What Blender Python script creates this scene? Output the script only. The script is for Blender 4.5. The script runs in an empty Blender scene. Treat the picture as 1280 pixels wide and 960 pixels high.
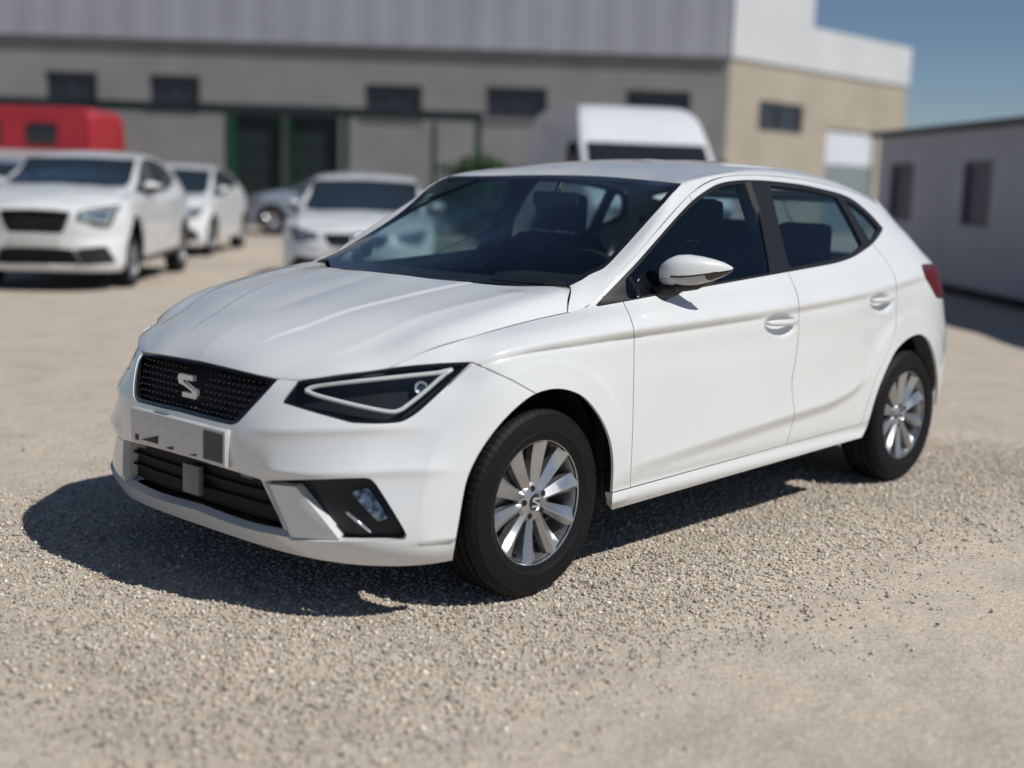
import bpy, bmesh, math, random
import numpy as np
from mathutils import Vector, Matrix
from mathutils.bvhtree import BVHTree

random.seed(7); np.random.seed(7)
D = bpy.data
SC = bpy.context.scene
COL = SC.collection

# ------------------------------------------------------------------ camera, world, sun, exposure
CAM = np.array([-3.0572, -3.4791, 1.3208])
YAW, PITCH, ROLL, FPX = .737585, -.154639, .032659, 1625.98      # FPX: focal length in pixels of a 1280 px wide picture
_d = np.array([math.cos(PITCH)*math.cos(YAW), math.cos(PITCH)*math.sin(YAW), math.sin(PITCH)])
_r = np.cross(_d, [0, 0, 1]); _r /= np.linalg.norm(_r); _u = np.cross(_r, _d)
RIGHT = math.cos(ROLL)*_r + math.sin(ROLL)*_u
UP = -math.sin(ROLL)*_r + math.cos(ROLL)*_u
FWD = _d
cam_data = D.cameras.new('camera'); cam = D.objects.new('camera', cam_data); COL.objects.link(cam)
cam_data.sensor_width = 36.0; cam_data.lens = FPX/1280*36.0
cam_data.clip_start = .05; cam_data.clip_end = 3000
cam.matrix_world = Matrix(((RIGHT[0], UP[0], -FWD[0], CAM[0]), (RIGHT[1], UP[1], -FWD[1], CAM[1]),
                           (RIGHT[2], UP[2], -FWD[2], CAM[2]), (0, 0, 0, 1)))
cam_data.dof.use_dof = True; cam_data.dof.focus_distance = 4.5; cam_data.dof.aperture_fstop = 1.0
SC.camera = cam

SUN_TO = Vector((.2, -.8, 1.0)).normalized()                       # direction towards the sun
world = D.worlds.new('World'); SC.world = world; world.use_nodes = True
nt = world.node_tree; nt.nodes.clear()
sky = nt.nodes.new('ShaderNodeTexSky'); sky.sky_type = 'NISHITA'; sky.sun_disc = False
sky.sun_elevation = math.asin(SUN_TO.z)
sky.sun_rotation = math.atan2(SUN_TO.x, SUN_TO.y)
sky.air_density = .75; sky.dust_density = .0; sky.ozone_density = 2.5; sky.altitude = 300
bgn = nt.nodes.new('ShaderNodeBackground'); bgn.inputs['Strength'].default_value = .075
wo = nt.nodes.new('ShaderNodeOutputWorld')
nt.links.new(sky.outputs[0], bgn.inputs[0]); nt.links.new(bgn.outputs[0], wo.inputs[0])
sun_d = D.lights.new('sun', 'SUN'); sun_d.energy = 4.6; sun_d.angle = math.radians(.53); sun_d.color = (1, .975, .94)
sun = D.objects.new('sun', sun_d); COL.objects.link(sun); sun.location = (6, -20, 25)
sun.rotation_euler = SUN_TO.to_track_quat('Z', 'Y').to_euler()
SC.view_settings.view_transform = 'Standard'; SC.view_settings.look = 'None'
SC.view_settings.exposure = -.36; SC.view_settings.gamma = 1.0; SC.view_settings.use_curve_mapping = False

# ------------------------------------------------------------------ projection helpers
def proj(P):
    v = np.asarray(P, float) - CAM
    z = v @ FWD
    return np.stack([640 + FPX*(v @ RIGHT)/z, 480 - FPX*(v @ UP)/z], -1)
def ray(px):
    px = np.asarray(px, float)
    v = FWD + ((px[..., 0:1]-640)/FPX)*RIGHT - ((px[..., 1:2]-480)/FPX)*UP
    return v
def on(px, ax, val):
    v = ray(px); t = (val-CAM[ax])/v[..., ax:ax+1]
    return CAM + t*v
def at_depth(px, dep):
    return CAM + ray(px)*dep
def ground(px, z=0.):
    return on(np.array(px, float), 2, z)

# ------------------------------------------------------------------ materials
MATS = {}
def mat(name, col=(.5, .5, .5), rough=.5, metal=0., coat=0., spec=.5, noise=None, bump=None, trans=None, emit=None, ior=1.45):
    if name in MATS: return MATS[name]
    m = D.materials.new(name); m.use_nodes = True; MATS[name] = m
    nt = m.node_tree; b = nt.nodes['Principled BSDF']
    b.inputs['Base Color'].default_value = (*col, 1); b.inputs['Roughness'].default_value = rough
    b.inputs['Metallic'].default_value = metal; b.inputs['Coat Weight'].default_value = coat
    b.inputs['Coat Roughness'].default_value = .04; b.inputs['Specular IOR Level'].default_value = spec
    b.inputs['IOR'].default_value = ior
    tc = nt.nodes.new('ShaderNodeTexCoord')
    if noise:                                # (scale, amount, detail[, second colour])
        n = nt.nodes.new('ShaderNodeTexNoise'); n.inputs['Scale'].default_value = noise[0]; n.inputs['Detail'].default_value = noise[2]
        nt.links.new(tc.outputs['Object'], n.inputs['Vector'])
        r = nt.nodes.new('ShaderNodeValToRGB')
        a = noise[1]
        c0 = tuple(max(0, c*(1-a)) for c in col); c1 = noise[3] if len(noise) > 3 else tuple(min(1, c*(1+a)) for c in col)
        r.color_ramp.elements[0].position = .3; r.color_ramp.elements[1].position = .7
        r.color_ramp.elements[0].color = (*c0, 1); r.color_ramp.elements[1].color = (*c1, 1)
        nt.links.new(n.outputs['Fac'], r.inputs[0]); nt.links.new(r.outputs[0], b.inputs['Base Color'])
    if bump:                                 # (scale, strength, distance)
        n = nt.nodes.new('ShaderNodeTexNoise'); n.inputs['Scale'].default_value = bump[0]; n.inputs['Detail'].default_value = 6
        nt.links.new(tc.outputs['Object'], n.inputs['Vector'])
        bp = nt.nodes.new('ShaderNodeBump'); bp.inputs['Strength'].default_value = bump[1]; bp.inputs['Distance'].default_value = bump[2]
        nt.links.new(n.outputs['Fac'], bp.inputs['Height']); nt.links.new(bp.outputs[0], b.inputs['Normal'])
    return m
def glass(name, tint, rough=.0, refl=1.0):
    if name in MATS: return MATS[name]
    m = D.materials.new(name); m.use_nodes = True; MATS[name] = m
    nt = m.node_tree; nt.nodes.clear()
    o = nt.nodes.new('ShaderNodeOutputMaterial'); mx = nt.nodes.new('ShaderNodeMixShader')
    t = nt.nodes.new('ShaderNodeBsdfTransparent'); t.inputs[0].default_value = (*tint, 1)
    g = nt.nodes.new('ShaderNodeBsdfGlossy'); g.inputs['Roughness'].default_value = rough; g.inputs[0].default_value = (refl, refl, refl, 1)
    lw = nt.nodes.new('ShaderNodeLayerWeight'); lw.inputs[0].default_value = .5
    pw = nt.nodes.new('ShaderNodeMath'); pw.operation = 'POWER'; pw.inputs[1].default_value = 4.5
    ma = nt.nodes.new('ShaderNodeMath'); ma.operation = 'MULTIPLY_ADD'; ma.inputs[1].default_value = .90; ma.inputs[2].default_value = .06
    nt.links.new(lw.outputs['Facing'], pw.inputs[0]); nt.links.new(pw.outputs[0], ma.inputs[0])
    nt.links.new(ma.outputs[0], mx.inputs[0]); nt.links.new(t.outputs[0], mx.inputs[1]); nt.links.new(g.outputs[0], mx.inputs[2])
    nt.links.new(mx.outputs[0], o.inputs[0])
    return m
# real-world base colours
paint = mat('white_paint', (.76, .775, .765), .32, coat=1.0, noise=(3.0, .015, 3))
PAINT_GREY = mat('satin_grey_paint', (.42, .43, .44), .35, coat=.3)
BLACK_GLOSS = mat('gloss_black_plastic', (.010, .010, .012), .12, coat=.5)
BLACK = mat('black_plastic', (.018, .018, .019), .45, bump=(900, .15, .0006))
SEAL = mat('rubber_seal', (.012, .012, .012), .4)
DARK = mat('dark_liner', (.010, .010, .010), .8)
RUBBER = mat('tyre_rubber', (.0075, .0075, .008), .62, spec=.25, noise=(60, .25, 5))
ALLOY = mat('alloy_silver', (.50, .51, .52), .28, metal=.85, noise=(90, .06, 4))
ALLOY_DARK = mat('alloy_shadow', (.12, .12, .125), .5, metal=.5)
CHROME = mat('chrome', (.62, .65, .70), .22, metal=.75)
DISC = mat('brake_steel', (.30, .29, .28), .4, metal=.9)
DRLM = mat('light_guide', (.80, .84, .80), .25, coat=.4)
FABRIC = mat('seat_fabric', (.030, .031, .034), .9, noise=(40, .3, 4), bump=(400, .4, .001))
DASHM = mat('dash_plastic', (.022, .022, .024), .6, bump=(500, .25, .0006))
REDL = mat('tail_lamp_red', (.12, .003, .005), .12, coat=.5)
PLATE = mat('plate_face', (.62, .61, .59), .35, noise=(25, .06, 4))
PLATE_DARK = mat('plate_print', (.055, .065, .06), .5)
AMBER = mat('amber_lens', (.6, .22, .02), .2, coat=.6)
GLASS_W = glass('windscreen_glass', (.62, .74, .72))
GLASS_S = glass('side_glass', (.50, .62, .66))
GLASS_L = glass('lamp_glass', (.90, .92, .92))
FOGM = mat('fog_reflector', (.22, .23, .24), .2, metal=.8, noise=(55, .85, 1, (.6, .62, .64)))
LAMP_CLEAR = mat('lamp_reflector', (.62, .64, .66), .16, metal=.9, noise=(140, .35, 2))

# ------------------------------------------------------------------ object helpers
def tag(o, label=None, cat=None, group=None, kind=None):
    if label: o['label'] = label
    if cat: o['category'] = cat
    if group: o['group'] = group
    if kind: o['kind'] = kind
    return o
def empty(name, loc=(0, 0, 0), rz=0., label=None, cat=None, group=None):
    o = D.objects.new(name, None); COL.objects.link(o); o.location = loc; o.rotation_euler = (0, 0, rz); o.empty_display_size = .2
    return tag(o, label, cat, group)
def mesh_obj(name, co, faces, m, parent=None, smooth=True, angle=None):
    me = D.meshes.new(name); me.from_pydata([tuple(map(float, c)) for c in co], [], [tuple(int(i) for i in f) for f in faces])
    me.materials.append(m)
    if smooth:
        me.polygons.foreach_set('use_smooth', [True]*len(me.polygons))
        if angle: me.set_sharp_from_angle(angle=math.radians(angle))
    me.update()
    o = D.objects.new(name, me); COL.objects.link(o)
    if parent is not None: o.parent = parent
    return o
class MB:
    """collects simple solids into one mesh"""
    def __init__(s): s.v = []; s.f = []
    def add(s, co, faces):
        n = len(s.v); s.v += [tuple(c) for c in co]; s.f += [tuple(i+n for i in f) for f in faces]; return s
    def box(s, x0, x1, y0, y1, z0, z1, R=None, bev=0.):
        if bev <= 0:
            co = [(x, y, z) for z in (z0, z1) for y in (y0, y1) for x in (x0, x1)]
            fs = [(0, 2, 3, 1), (4, 5, 7, 6), (0, 1, 5, 4), (2, 6, 7, 3), (0, 4, 6, 2), (1, 3, 7, 5)]
        else:
            bm = bmesh.new(); bmesh.ops.create_cube(bm, size=1)
            for v in bm.verts: v.co = Vector(((x0+x1)/2+v.co.x*(x1-x0), (y0+y1)/2+v.co.y*(y1-y0), (z0+z1)/2+v.co.z*(z1-z0)))
            bmesh.ops.bevel(bm, geom=bm.edges[:], offset=bev, segments=2, affect='EDGES', profile=.6)
            bm.verts.index_update()
            co = [tuple(v.co) for v in bm.verts]; fs = [tuple(v.index for v in f.verts) for f in bm.faces]; bm.free()
        if R is not None: co = [tuple(R @ Vector(c)) for c in co]
        return s.add(co, fs)
    def prism(s, poly, h0, h1, fn):
        """polygon extruded from h0 to h1; fn(a, b, h) -> xyz"""
        n = len(poly); co = [fn(a, b, h0) for a, b in poly]+[fn(a, b, h1) for a, b in poly]
        fs = [tuple(range(n))[::-1], tuple(range(n, 2*n))]+[(i, (i+1) % n, n+(i+1) % n, n+i) for i in range(n)]
        return s.add(co, fs)
    def tube(s, pts, r, n=8, cap=True):
        pts = [Vector(p) for p in pts]; rr = r if hasattr(r, '__len__') else [r]*len(pts)
        co = []; fs = []
        t0 = (pts[1]-pts[0]).normalized(); a = t0.orthogonal().normalized()
        for i, p in enumerate(pts):
            t = (pts[min(i+1, len(pts)-1)]-pts[max(i-1, 0)]).normalized()
            a = (a - t*a.dot(t)).normalized(); b = t.cross(a)
            for k in range(n):
                th = 2*math.pi*k/n; co.append(tuple(p+(a*math.cos(th)+b*math.sin(th))*rr[i]))
        for i in range(len(pts)-1):
            for k in range(n):
                k2 = (k+1) % n; fs.append((i*n+k, i*n+k2, (i+1)*n+k2, (i+1)*n+k))
        if cap: fs += [tuple(range(n))[::-1], tuple(range((len(pts)-1)*n, len(pts)*n))]
        return s.add(co, fs)
    def lathe(s, prof, n, fn, close=False):
        """prof: list of (r, h); fn(rcos, rsin, h) -> xyz"""
        co = []; fs = []; m = len(prof)
        for k in range(n):
            th = 2*math.pi*k/n
            for r, h in prof: co.append(fn(r*math.cos(th), r*math.sin(th), h))
        for k in range(n):
            k2 = (k+1) % n
            for i in range(m-1 if not close else m):
                j = (i+1) % m; fs.append((k*m+i, k*m+j, k2*m+j, k2*m+i))
        return s.add(co, fs)
    def sheet(s, P):
        P = np.asarray(P); nu, nv = P.shape[:2]
        return s.add(P.reshape(-1, 3).tolist(), [(i*nv+j, i*nv+j+1, (i+1)*nv+j+1, (i+1)*nv+j) for i in range(nu-1) for j in range(nv-1)])
    def build(s, name, m, parent=None, smooth=False, angle=35):
        return mesh_obj(name, s.v, s.f, m, parent, smooth, angle if smooth else None)

# ------------------------------------------------------------------ splines
def nsp2(t, P):
    """second derivatives of the natural cubic spline, P (n, d)"""
    n = len(t); h = np.diff(t); A = np.zeros((n, n)); R = np.zeros((n,)+P.shape[1:])
    A[0, 0] = A[-1, -1] = 1
    for i in range(1, n-1):
        A[i, i-1] = h[i-1]; A[i, i] = 2*(h[i-1]+h[i]); A[i, i+1] = h[i]
        R[i] = 6*((P[i+1]-P[i])/h[i]-(P[i]-P[i-1])/h[i-1])
    return np.linalg.solve(A, R.reshape(n, -1)).reshape(P.shape)
def nsp(t, P, q):
    t = np.asarray(t, float); P = np.asarray(P, float); q = np.asarray(q, float)
    M = nsp2(t, P); i = np.clip(np.searchsorted(t, q, side='right')-1, 0, len(t)-2)
    h = (t[i+1]-t[i]); sh = (-1,)+(1,)*(P.ndim-1)
    a = ((t[i+1]-q)/h).reshape(sh); b = ((q-t[i])/h).reshape(sh); h = h.reshape(sh)
    return a*P[i]+b*P[i+1]+((a**3-a)*M[i]+(b**3-b)*M[i+1])*h*h/6
def tensor(P, U, V, uq, vq):
    P = np.asarray(P, float)
    A = nsp(U, P, uq)                                   # (nq, J, 3)
    return np.swapaxes(nsp(V, np.swapaxes(A, 0, 1), vq), 0, 1)
def chord(P):
    d = np.linalg.norm(np.diff(P, axis=0), axis=-1)
    d = d.mean(axis=-1) if d.ndim > 1 else d
    return np.concatenate([[0], np.cumsum(np.maximum(d, 1e-4))])
def interp(x, xs, ys): return np.interp(x, xs, ys)
def sstep(x, a, b):
    t = np.clip((x-a)/(b-a), 0, 1); return t*t*(3-2*t)
def smooth_poly(pts, corners=(), n=8, closed=True):
    """Catmull-Rom through pts, straight tangents at corner indices"""
    P = np.array(pts, float); N = len(P); out = []
    for i in range(N if closed else N-1):
        j = (i+1) % N
        p0, p1, p2, p3 = P[(i-1) % N], P[i], P[j], P[(j+1) % N]
        if not closed and i == 0: p0 = p1
        if not closed and j == N-1: p3 = p2
        m1 = (p2-p1) if i in corners else (p2-p0)*.5*min(1, np.linalg.norm(p2-p1)/max(1e-6, np.linalg.norm(p1-p0)))
        m2 = (p2-p1) if j in corners else (p3-p1)*.5*min(1, np.linalg.norm(p2-p1)/max(1e-6, np.linalg.norm(p3-p2)))
        for k in range(n):
            t = k/n; out.append((2*t**3-3*t*t+1)*p1+(t**3-2*t*t+t)*m1+(-2*t**3+3*t*t)*p2+(t**3-t*t)*m2)
    if not closed: out.append(P[-1])
    return np.array(out)
def sdist(poly, q):
    """signed distance, negative inside"""
    poly = np.asarray(poly, float); q = np.asarray(q, float)
    out = np.full(len(q), 1e3)
    lo = poly.min(0)-40; hi = poly.max(0)+40
    sel = np.where(((q > lo) & (q < hi)).all(1))[0]
    if len(sel) == 0: return out
    p = q[sel]; best = np.full(len(sel), 1e9); ins = np.zeros(len(sel), bool)
    for i in range(len(poly)):
        a = poly[i]; b = poly[(i+1) % len(poly)]; ab = b-a; L = ab@ab
        if L < 1e-12: continue
        t = np.clip(((p-a)@ab)/L, 0, 1); d = p-(a+t[:, None]*ab); best = np.minimum(best, (d*d).sum(1))
        c = ((a[1] > p[:, 1]) != (b[1] > p[:, 1]))
        with np.errstate(divide='ignore', invalid='ignore'):
            xi = (b[0]-a[0])*(p[:, 1]-a[1])/(b[1]-a[1] if b[1] != a[1] else 1e-12)+a[0]
        ins ^= c & (p[:, 0] < xi)
    d = np.sqrt(best); out[sel] = np.where(ins, -d, d)
    return out
# ------------------------------------------------------------------ body sheets: a smooth surface cut into panels
class Sheet:
    def __init__(s, P, flip=False):
        P = np.asarray(P, float); nu, nv = P.shape[:2]
        s.bm = bm = bmesh.new()
        s.lab = bm.faces.layers.int.new('lab'); s.fix = bm.verts.layers.int.new('fix')
        vs = [bm.verts.new(c) for c in P.reshape(-1, 3).tolist()]
        for i in range(nu-1):
            for j in range(nv-1):
                q = (vs[i*nv+j], vs[i*nv+j+1], vs[(i+1)*nv+j+1], vs[(i+1)*nv+j])
                if flip: q = q[::-1]
                try: bm.faces.new(q)
                except ValueError: pass
        bm.normal_update()
        s.names = {0: 'rest'}
    def co(s):
        s.bm.verts.index_update(); s.bm.verts.ensure_lookup_table()
        return np.array([v.co[:] for v in s.bm.verts])
    def bvh(s): return BVHTree.FromBMesh(s.bm)
    def lid(s, name):
        for k, v in s.names.items():
            if v == name: return k
        k = len(s.names); s.names[k] = name; return k
    def cut(s, fn, name=None, only=None):
        """split along fn = 0; faces with fn < 0 and a label in `only` take the label `name`"""
        bm = s.bm; co = s.co(); f = np.asarray(fn(co), float)
        near = np.abs(f) < 60*max(1e-9, 1)
        E = list(bm.edges); idx = np.array([(e.verts[0].index, e.verts[1].index) for e in E])
        fixed = np.array([v[s.fix] for v in bm.verts]); cen = np.abs(co[:, 1]) < 1e-6
        a, b = idx[:, 0], idx[:, 1]
        cross = np.where(f[a]*f[b] < 0)[0]
        V = list(bm.verts)
        if only is not None:                                     # leave panels alone that are already cut out
            okl = set(s.lid(o) for o in only)
            cross = [k for k in cross if any(fc[s.lab] in okl for fc in E[k].link_faces)]
        cand = {}
        for k in cross:
            i, j = idx[k]; t = f[i]/(f[i]-f[j])
            for vtx, oth, tt in ((i, j, t), (j, i, 1-t)):
                if tt < .3 and not fixed[vtx] and (not cen[vtx] or cen[oth]):
                    if vtx not in cand or tt < cand[vtx][0]: cand[vtx] = (tt, co[vtx]+(co[oth]-co[vtx])*tt)
        for vtx, (tt, p) in cand.items():
            V[vtx].co = p; f[vtx] = 0; V[vtx][s.fix] = 1
        zero = set(V[i] for i in np.where(f == 0)[0])
        cross = [k for k in cross if f[idx[k][0]]*f[idx[k][1]] < 0]
        fv = {}
        for k in cross:
            i, j = idx[k]; t = f[i]/(f[i]-f[j]); e = E[k]
            ne, nv = bmesh.utils.edge_split(e, V[i], t); nv[s.fix] = 1
            zero.add(nv)
        F = dict(zip(V, f)) if False else None
        fl = s.fl = {}
        faces = set(fc for v in zero for fc in v.link_faces)
        n0 = len(f)
        def fval(v):
            return 0. if v in zero else f[v.index]
        for fc in list(faces):
            zs = [v for v in fc.verts if v in zero]
            if len(zs) < 2: continue
            if only is not None and fc[s.lab] not in okl: continue
            sg = [fval(v) for v in fc.verts]
            if min(sg) >= 0 or max(sg) <= 0: continue
            done = False
            for x in range(len(zs)):
                for y in range(x+1, len(zs)):
                    v1, v2 = zs[x], zs[y]
                    if any(v2 in e.verts for e in v1.link_edges if fc in e.link_faces): continue
                    try: bmesh.utils.face_split(fc, v1, v2); done = True
                    except Exception: pass
                    break
                if done: break
        if name is not None:
            L = s.lid(name); ok = None if only is None else set(s.lid(o) for o in only)
            neg = set()
            for fc in bm.faces:
                if ok is not None and fc[s.lab] not in ok: continue
                m = 0.
                for v in fc.verts:
                    x = fval(v)
                    if abs(x) > abs(m): m = x
                if m < 0: fc[s.lab] = L
        bm.normal_update()
    def drop(s, name):
        L = s.lid(name); bmesh.ops.delete(s.bm, geom=[f for f in s.bm.faces if f[s.lab] == L], context='FACES')
        s.bm.normal_update()
    def panel(s, names, gap=.0019, depth=.013, off=0., skirt=True):
        """faces of the named labels as (co, faces): edges drawn in by gap and folded down by depth"""
        if isinstance(names, str): names = [names]
        ids = set(s.lid(n) for n in names)
        vm = {}; co = []; nr = []; fs = []
        for fc in s.bm.faces:
            if fc[s.lab] not in ids: continue
            q = []
            for v in fc.verts:
                if v not in vm: vm[v] = len(co); co.append(v.co[:]); nr.append(v.normal[:])
                q.append(vm[v])
            fs.append(tuple(q))
        if not co: return np.zeros((0, 3)), []
        co = np.array(co); nr = np.array(nr)
        if off: co = co+nr*off
        if skirt:
            cnt = {}
            for k, q in enumerate(fs):
                for i in range(len(q)):
                    a, b = q[i], q[(i+1) % len(q)]; cnt.setdefault((min(a, b), max(a, b)), []).append((a, b, k))
            be = [l[0] for l in cnt.values() if len(l) == 1]
            be = [(a, b, k) for a, b, k in be if not (abs(co[a, 1]) < 1e-5 and abs(co[b, 1]) < 1e-5)]
            inw = np.zeros_like(co); bset = []
            for a, b, k in be:
                c = co[list(fs[k])].mean(0); e = co[b]-co[a]; L = np.linalg.norm(e)
                if L < 1e-9: continue
                e /= L; p = c-(co[a]+co[b])/2; p -= e*(p@e); n = np.linalg.norm(p)
                if n < 1e-9: continue
                inw[a] += p/n*L; inw[b] += p/n*L
            bset = sorted(set([a for a, b, k in be]+[b for a, b, k in be]))
            n = np.linalg.norm(inw, axis=1, keepdims=True); inw = np.where(n > 1e-9, inw/np.maximum(n, 1e-9), 0)
            cenm = np.abs(co[:, 1]) < 1e-5
            inw[cenm, 1] = 0
            co = co+inw*gap
            m1 = {v: len(co)+i for i, v in enumerate(bset)}; m2 = {v: len(co)+len(bset)+i for i, v in enumerate(bset)}
            nb = nr[bset].copy(); nb[cenm[bset], 1] = 0
            co = np.concatenate([co, co[bset], co[bset]-nb*depth])
            fs = fs+[(b, a, m2[a], m2[b]) if False else (m1[b], m1[a], m2[a], m2[b]) for a, b, k in be]
        return co, fs
def mirror(co, fs): 
    c = np.array(co, float).copy()
    if len(c): c[:, 1] *= -1
    return c, [tuple(f[::-1]) for f in fs]
def both(co, fs):
    """near half and its mirror image welded at the middle"""
    co = np.asarray(co, float); n = len(co); cen = np.abs(co[:, 1]) < 1e-5
    mp = np.arange(n); k = n; extra = []
    for i in range(n):
        if cen[i]: mp[i] = i
        else: mp[i] = k; k += 1; extra.append((co[i, 0], -co[i, 1], co[i, 2]))
    return np.concatenate([co, np.array(extra).reshape(-1, 3)]), list(fs)+[tuple(int(mp[i]) for i in f[::-1]) for f in fs]

# section tables of the hatchback: x rearwards from the front axle, near side y < 0, z up; rows run from the lip up to the roof rail
ROWS = 15
def side_col(x, lower, upper):
    """lower: 8 y values at fixed heights; upper: 7 (y, z) or (x, y, z)"""
    zl = [.175, .225, .30, .40, .50, .60, .68, .755]
    out = [(x, y, z) for y, z in zip(lower, zl)]
    for p in upper: out.append((x,)+tuple(p) if len(p) == 2 else tuple(p))
    return out
LOW = [.800, .836, .858, .867, .873, .877, .880, .882]
def lo(d): return [v+d for v in LOW]
SIDE = [
 side_col(-.20, [.79, .826, .848, .859, .864, .865, .863, .856], [(.835, .808), (.792, .834), (.738, .852), (.70, .863), (.67, .870), (.64, .877), (.61, .884)]),
 side_col(-.05, [.795, .831, .853, .864, .869, .871, .871, .868], [(.859, .826), (.812, .857), (.747, .874), (.71, .885), (.68, .893), (.65, .90), (.62, .908)]),
 side_col(.12, lo(-.002), [(.870, .837), (.822, .873), (.752, .895), (.715, .908), (.69, .92), (.66, .932), (.635, .945)]),
 side_col(.30, lo(0), [(.877, .844), (.834, .885), (.768, .913), (.738, .938), (.71, .968), (.682, .998), (.655, 1.025)]),
 side_col(.55, lo(0), [(.882, .851), (.845, .90), (.795, .941), (.770, .99), (.738, 1.05), (.705, 1.11), (.675, 1.16)]),
 side_col(.90, lo(0), [(.884, .86), (.848, .914), (.798, .965), (.765, 1.04), (.725, 1.13), (.685, 1.22), (.650, 1.29)]),
 side_col(1.30, lo(0), [(.885, .873), (.85, .93), (.80, .99), (.755, 1.09), (.70, 1.21), (.640, 1.33), (.605, 1.385)]),
 side_col(1.70, lo(0), [(.884, .887), (.85, .945), (.797, 1.015), (.752, 1.11), (.70, 1.22), (.635, 1.335), (.60, 1.39)]),
 side_col(2.05, lo(-.001), [(.882, .905), (.847, .97), (.79, 1.05), (.75, 1.125), (.695, 1.22), (.63, 1.325), (.597, 1.378)]),
 side_col(2.35, [.797, .833, .855, .866, .873, .877, .879, .879], [(2.34, .874, .93), (2.33, .838, 1.0), (2.31, .785, 1.08), (2.295, .745, 1.145), (2.28, .69, 1.225), (2.265, .628, 1.305), (2.255, .597, 1.35)]),
 side_col(2.60, [.79, .825, .848, .862, .870, .875, .876, .874], [(2.58, .862, .955), (2.56, .82, 1.03), (2.53, .765, 1.11), (2.50, .73, 1.165), (2.46, .685, 1.23), (2.43, .63, 1.295), (2.41, .60, 1.332)]),
 side_col(2.80, [.775, .81, .835, .85, .858, .863, .863, .858], [(2.77, .838, .96), (2.73, .79, 1.04), (2.68, .735, 1.12), (2.635, .70, 1.17), (2.59, .66, 1.23), (2.55, .62, 1.287), (2.52, .597, 1.318)]),
 side_col(2.95, [.74, .775, .80, .82, .83, .832, .828, .815], [(2.89, .785, .965), (2.83, .735, 1.05), (2.765, .685, 1.125), (2.715, .655, 1.175), (2.665, .625, 1.23), (2.62, .60, 1.28), (2.59, .583, 1.307)]),
 side_col(3.05, [.69, .72, .745, .765, .775, .77, .76, .745], [(2.975, .705, .97), (2.91, .668, 1.055), (2.85, .635, 1.13), (2.79, .608, 1.18), (2.735, .585, 1.23), (2.69, .565, 1.277), (2.655, .55, 1.302)]),
]
FZ = [.185, .228, .29, .37, .45, .53, .60, .66, .70, .73, .75, .77, .785, .80, .81]
CZ = [.180, .228, .30, .395, .488, .58, .655, .715, .772, .802, .824, .842, .852, .862, .872]
CS = [.97, 1, 1, 1, 1, 1, .997, .985, .96, .93, .90, .87, .84, .81, .78]
FY = [0, .14, .28, .40, .50, .58, .65, .71, .76, .80]
FW = [0, 0, .05, .15, .30, .45, .60, .75, .88, 1]
SA = [0, 0, .004, .013, .028, .052, .085, .13, .185, .26]
SB = [0, .001, .007, .040, .090, .145, .21, .285, .345, .40]
X0Z = ([.16, .20, .24, .30, .36, .42, .50, .56, .62, .68, .72, .75, .80], [-.680, -.698, -.718, -.740, -.757, -.772, -.786, -.778, -.760, -.735, -.708, -.68, -.62])
def ring_table():
    cols = []
    for k, Y in enumerate(FY):
        c = []
        for r in range(ROWS):
            z = FZ[r]*(1-FW[k])+CZ[r]*FW[k]
            zz = min(z, .70) if k > 3 else z
            x0 = np.interp(zz, *X0Z)*(1-0) 
            w = sstep(np.array(z), .24, .60)
            c.append((x0+SA[k]*(1-w)+SB[k]*w, -Y*CS[r], z))
        cols.append(c)
    for c in SIDE: cols.append([(x, -y, z) for x, y, z in c])
    nside = len(cols)
    for g in (.82, .55, .27, 0.):
        cols.append([(x+.11*(1-g*g)*(.6+.4*(z < .9)), y*g, z+.02*(1-g*g)*(z > 1.25)) for x, y, z in cols[nside-1]])
    return np.array(cols), nside

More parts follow.
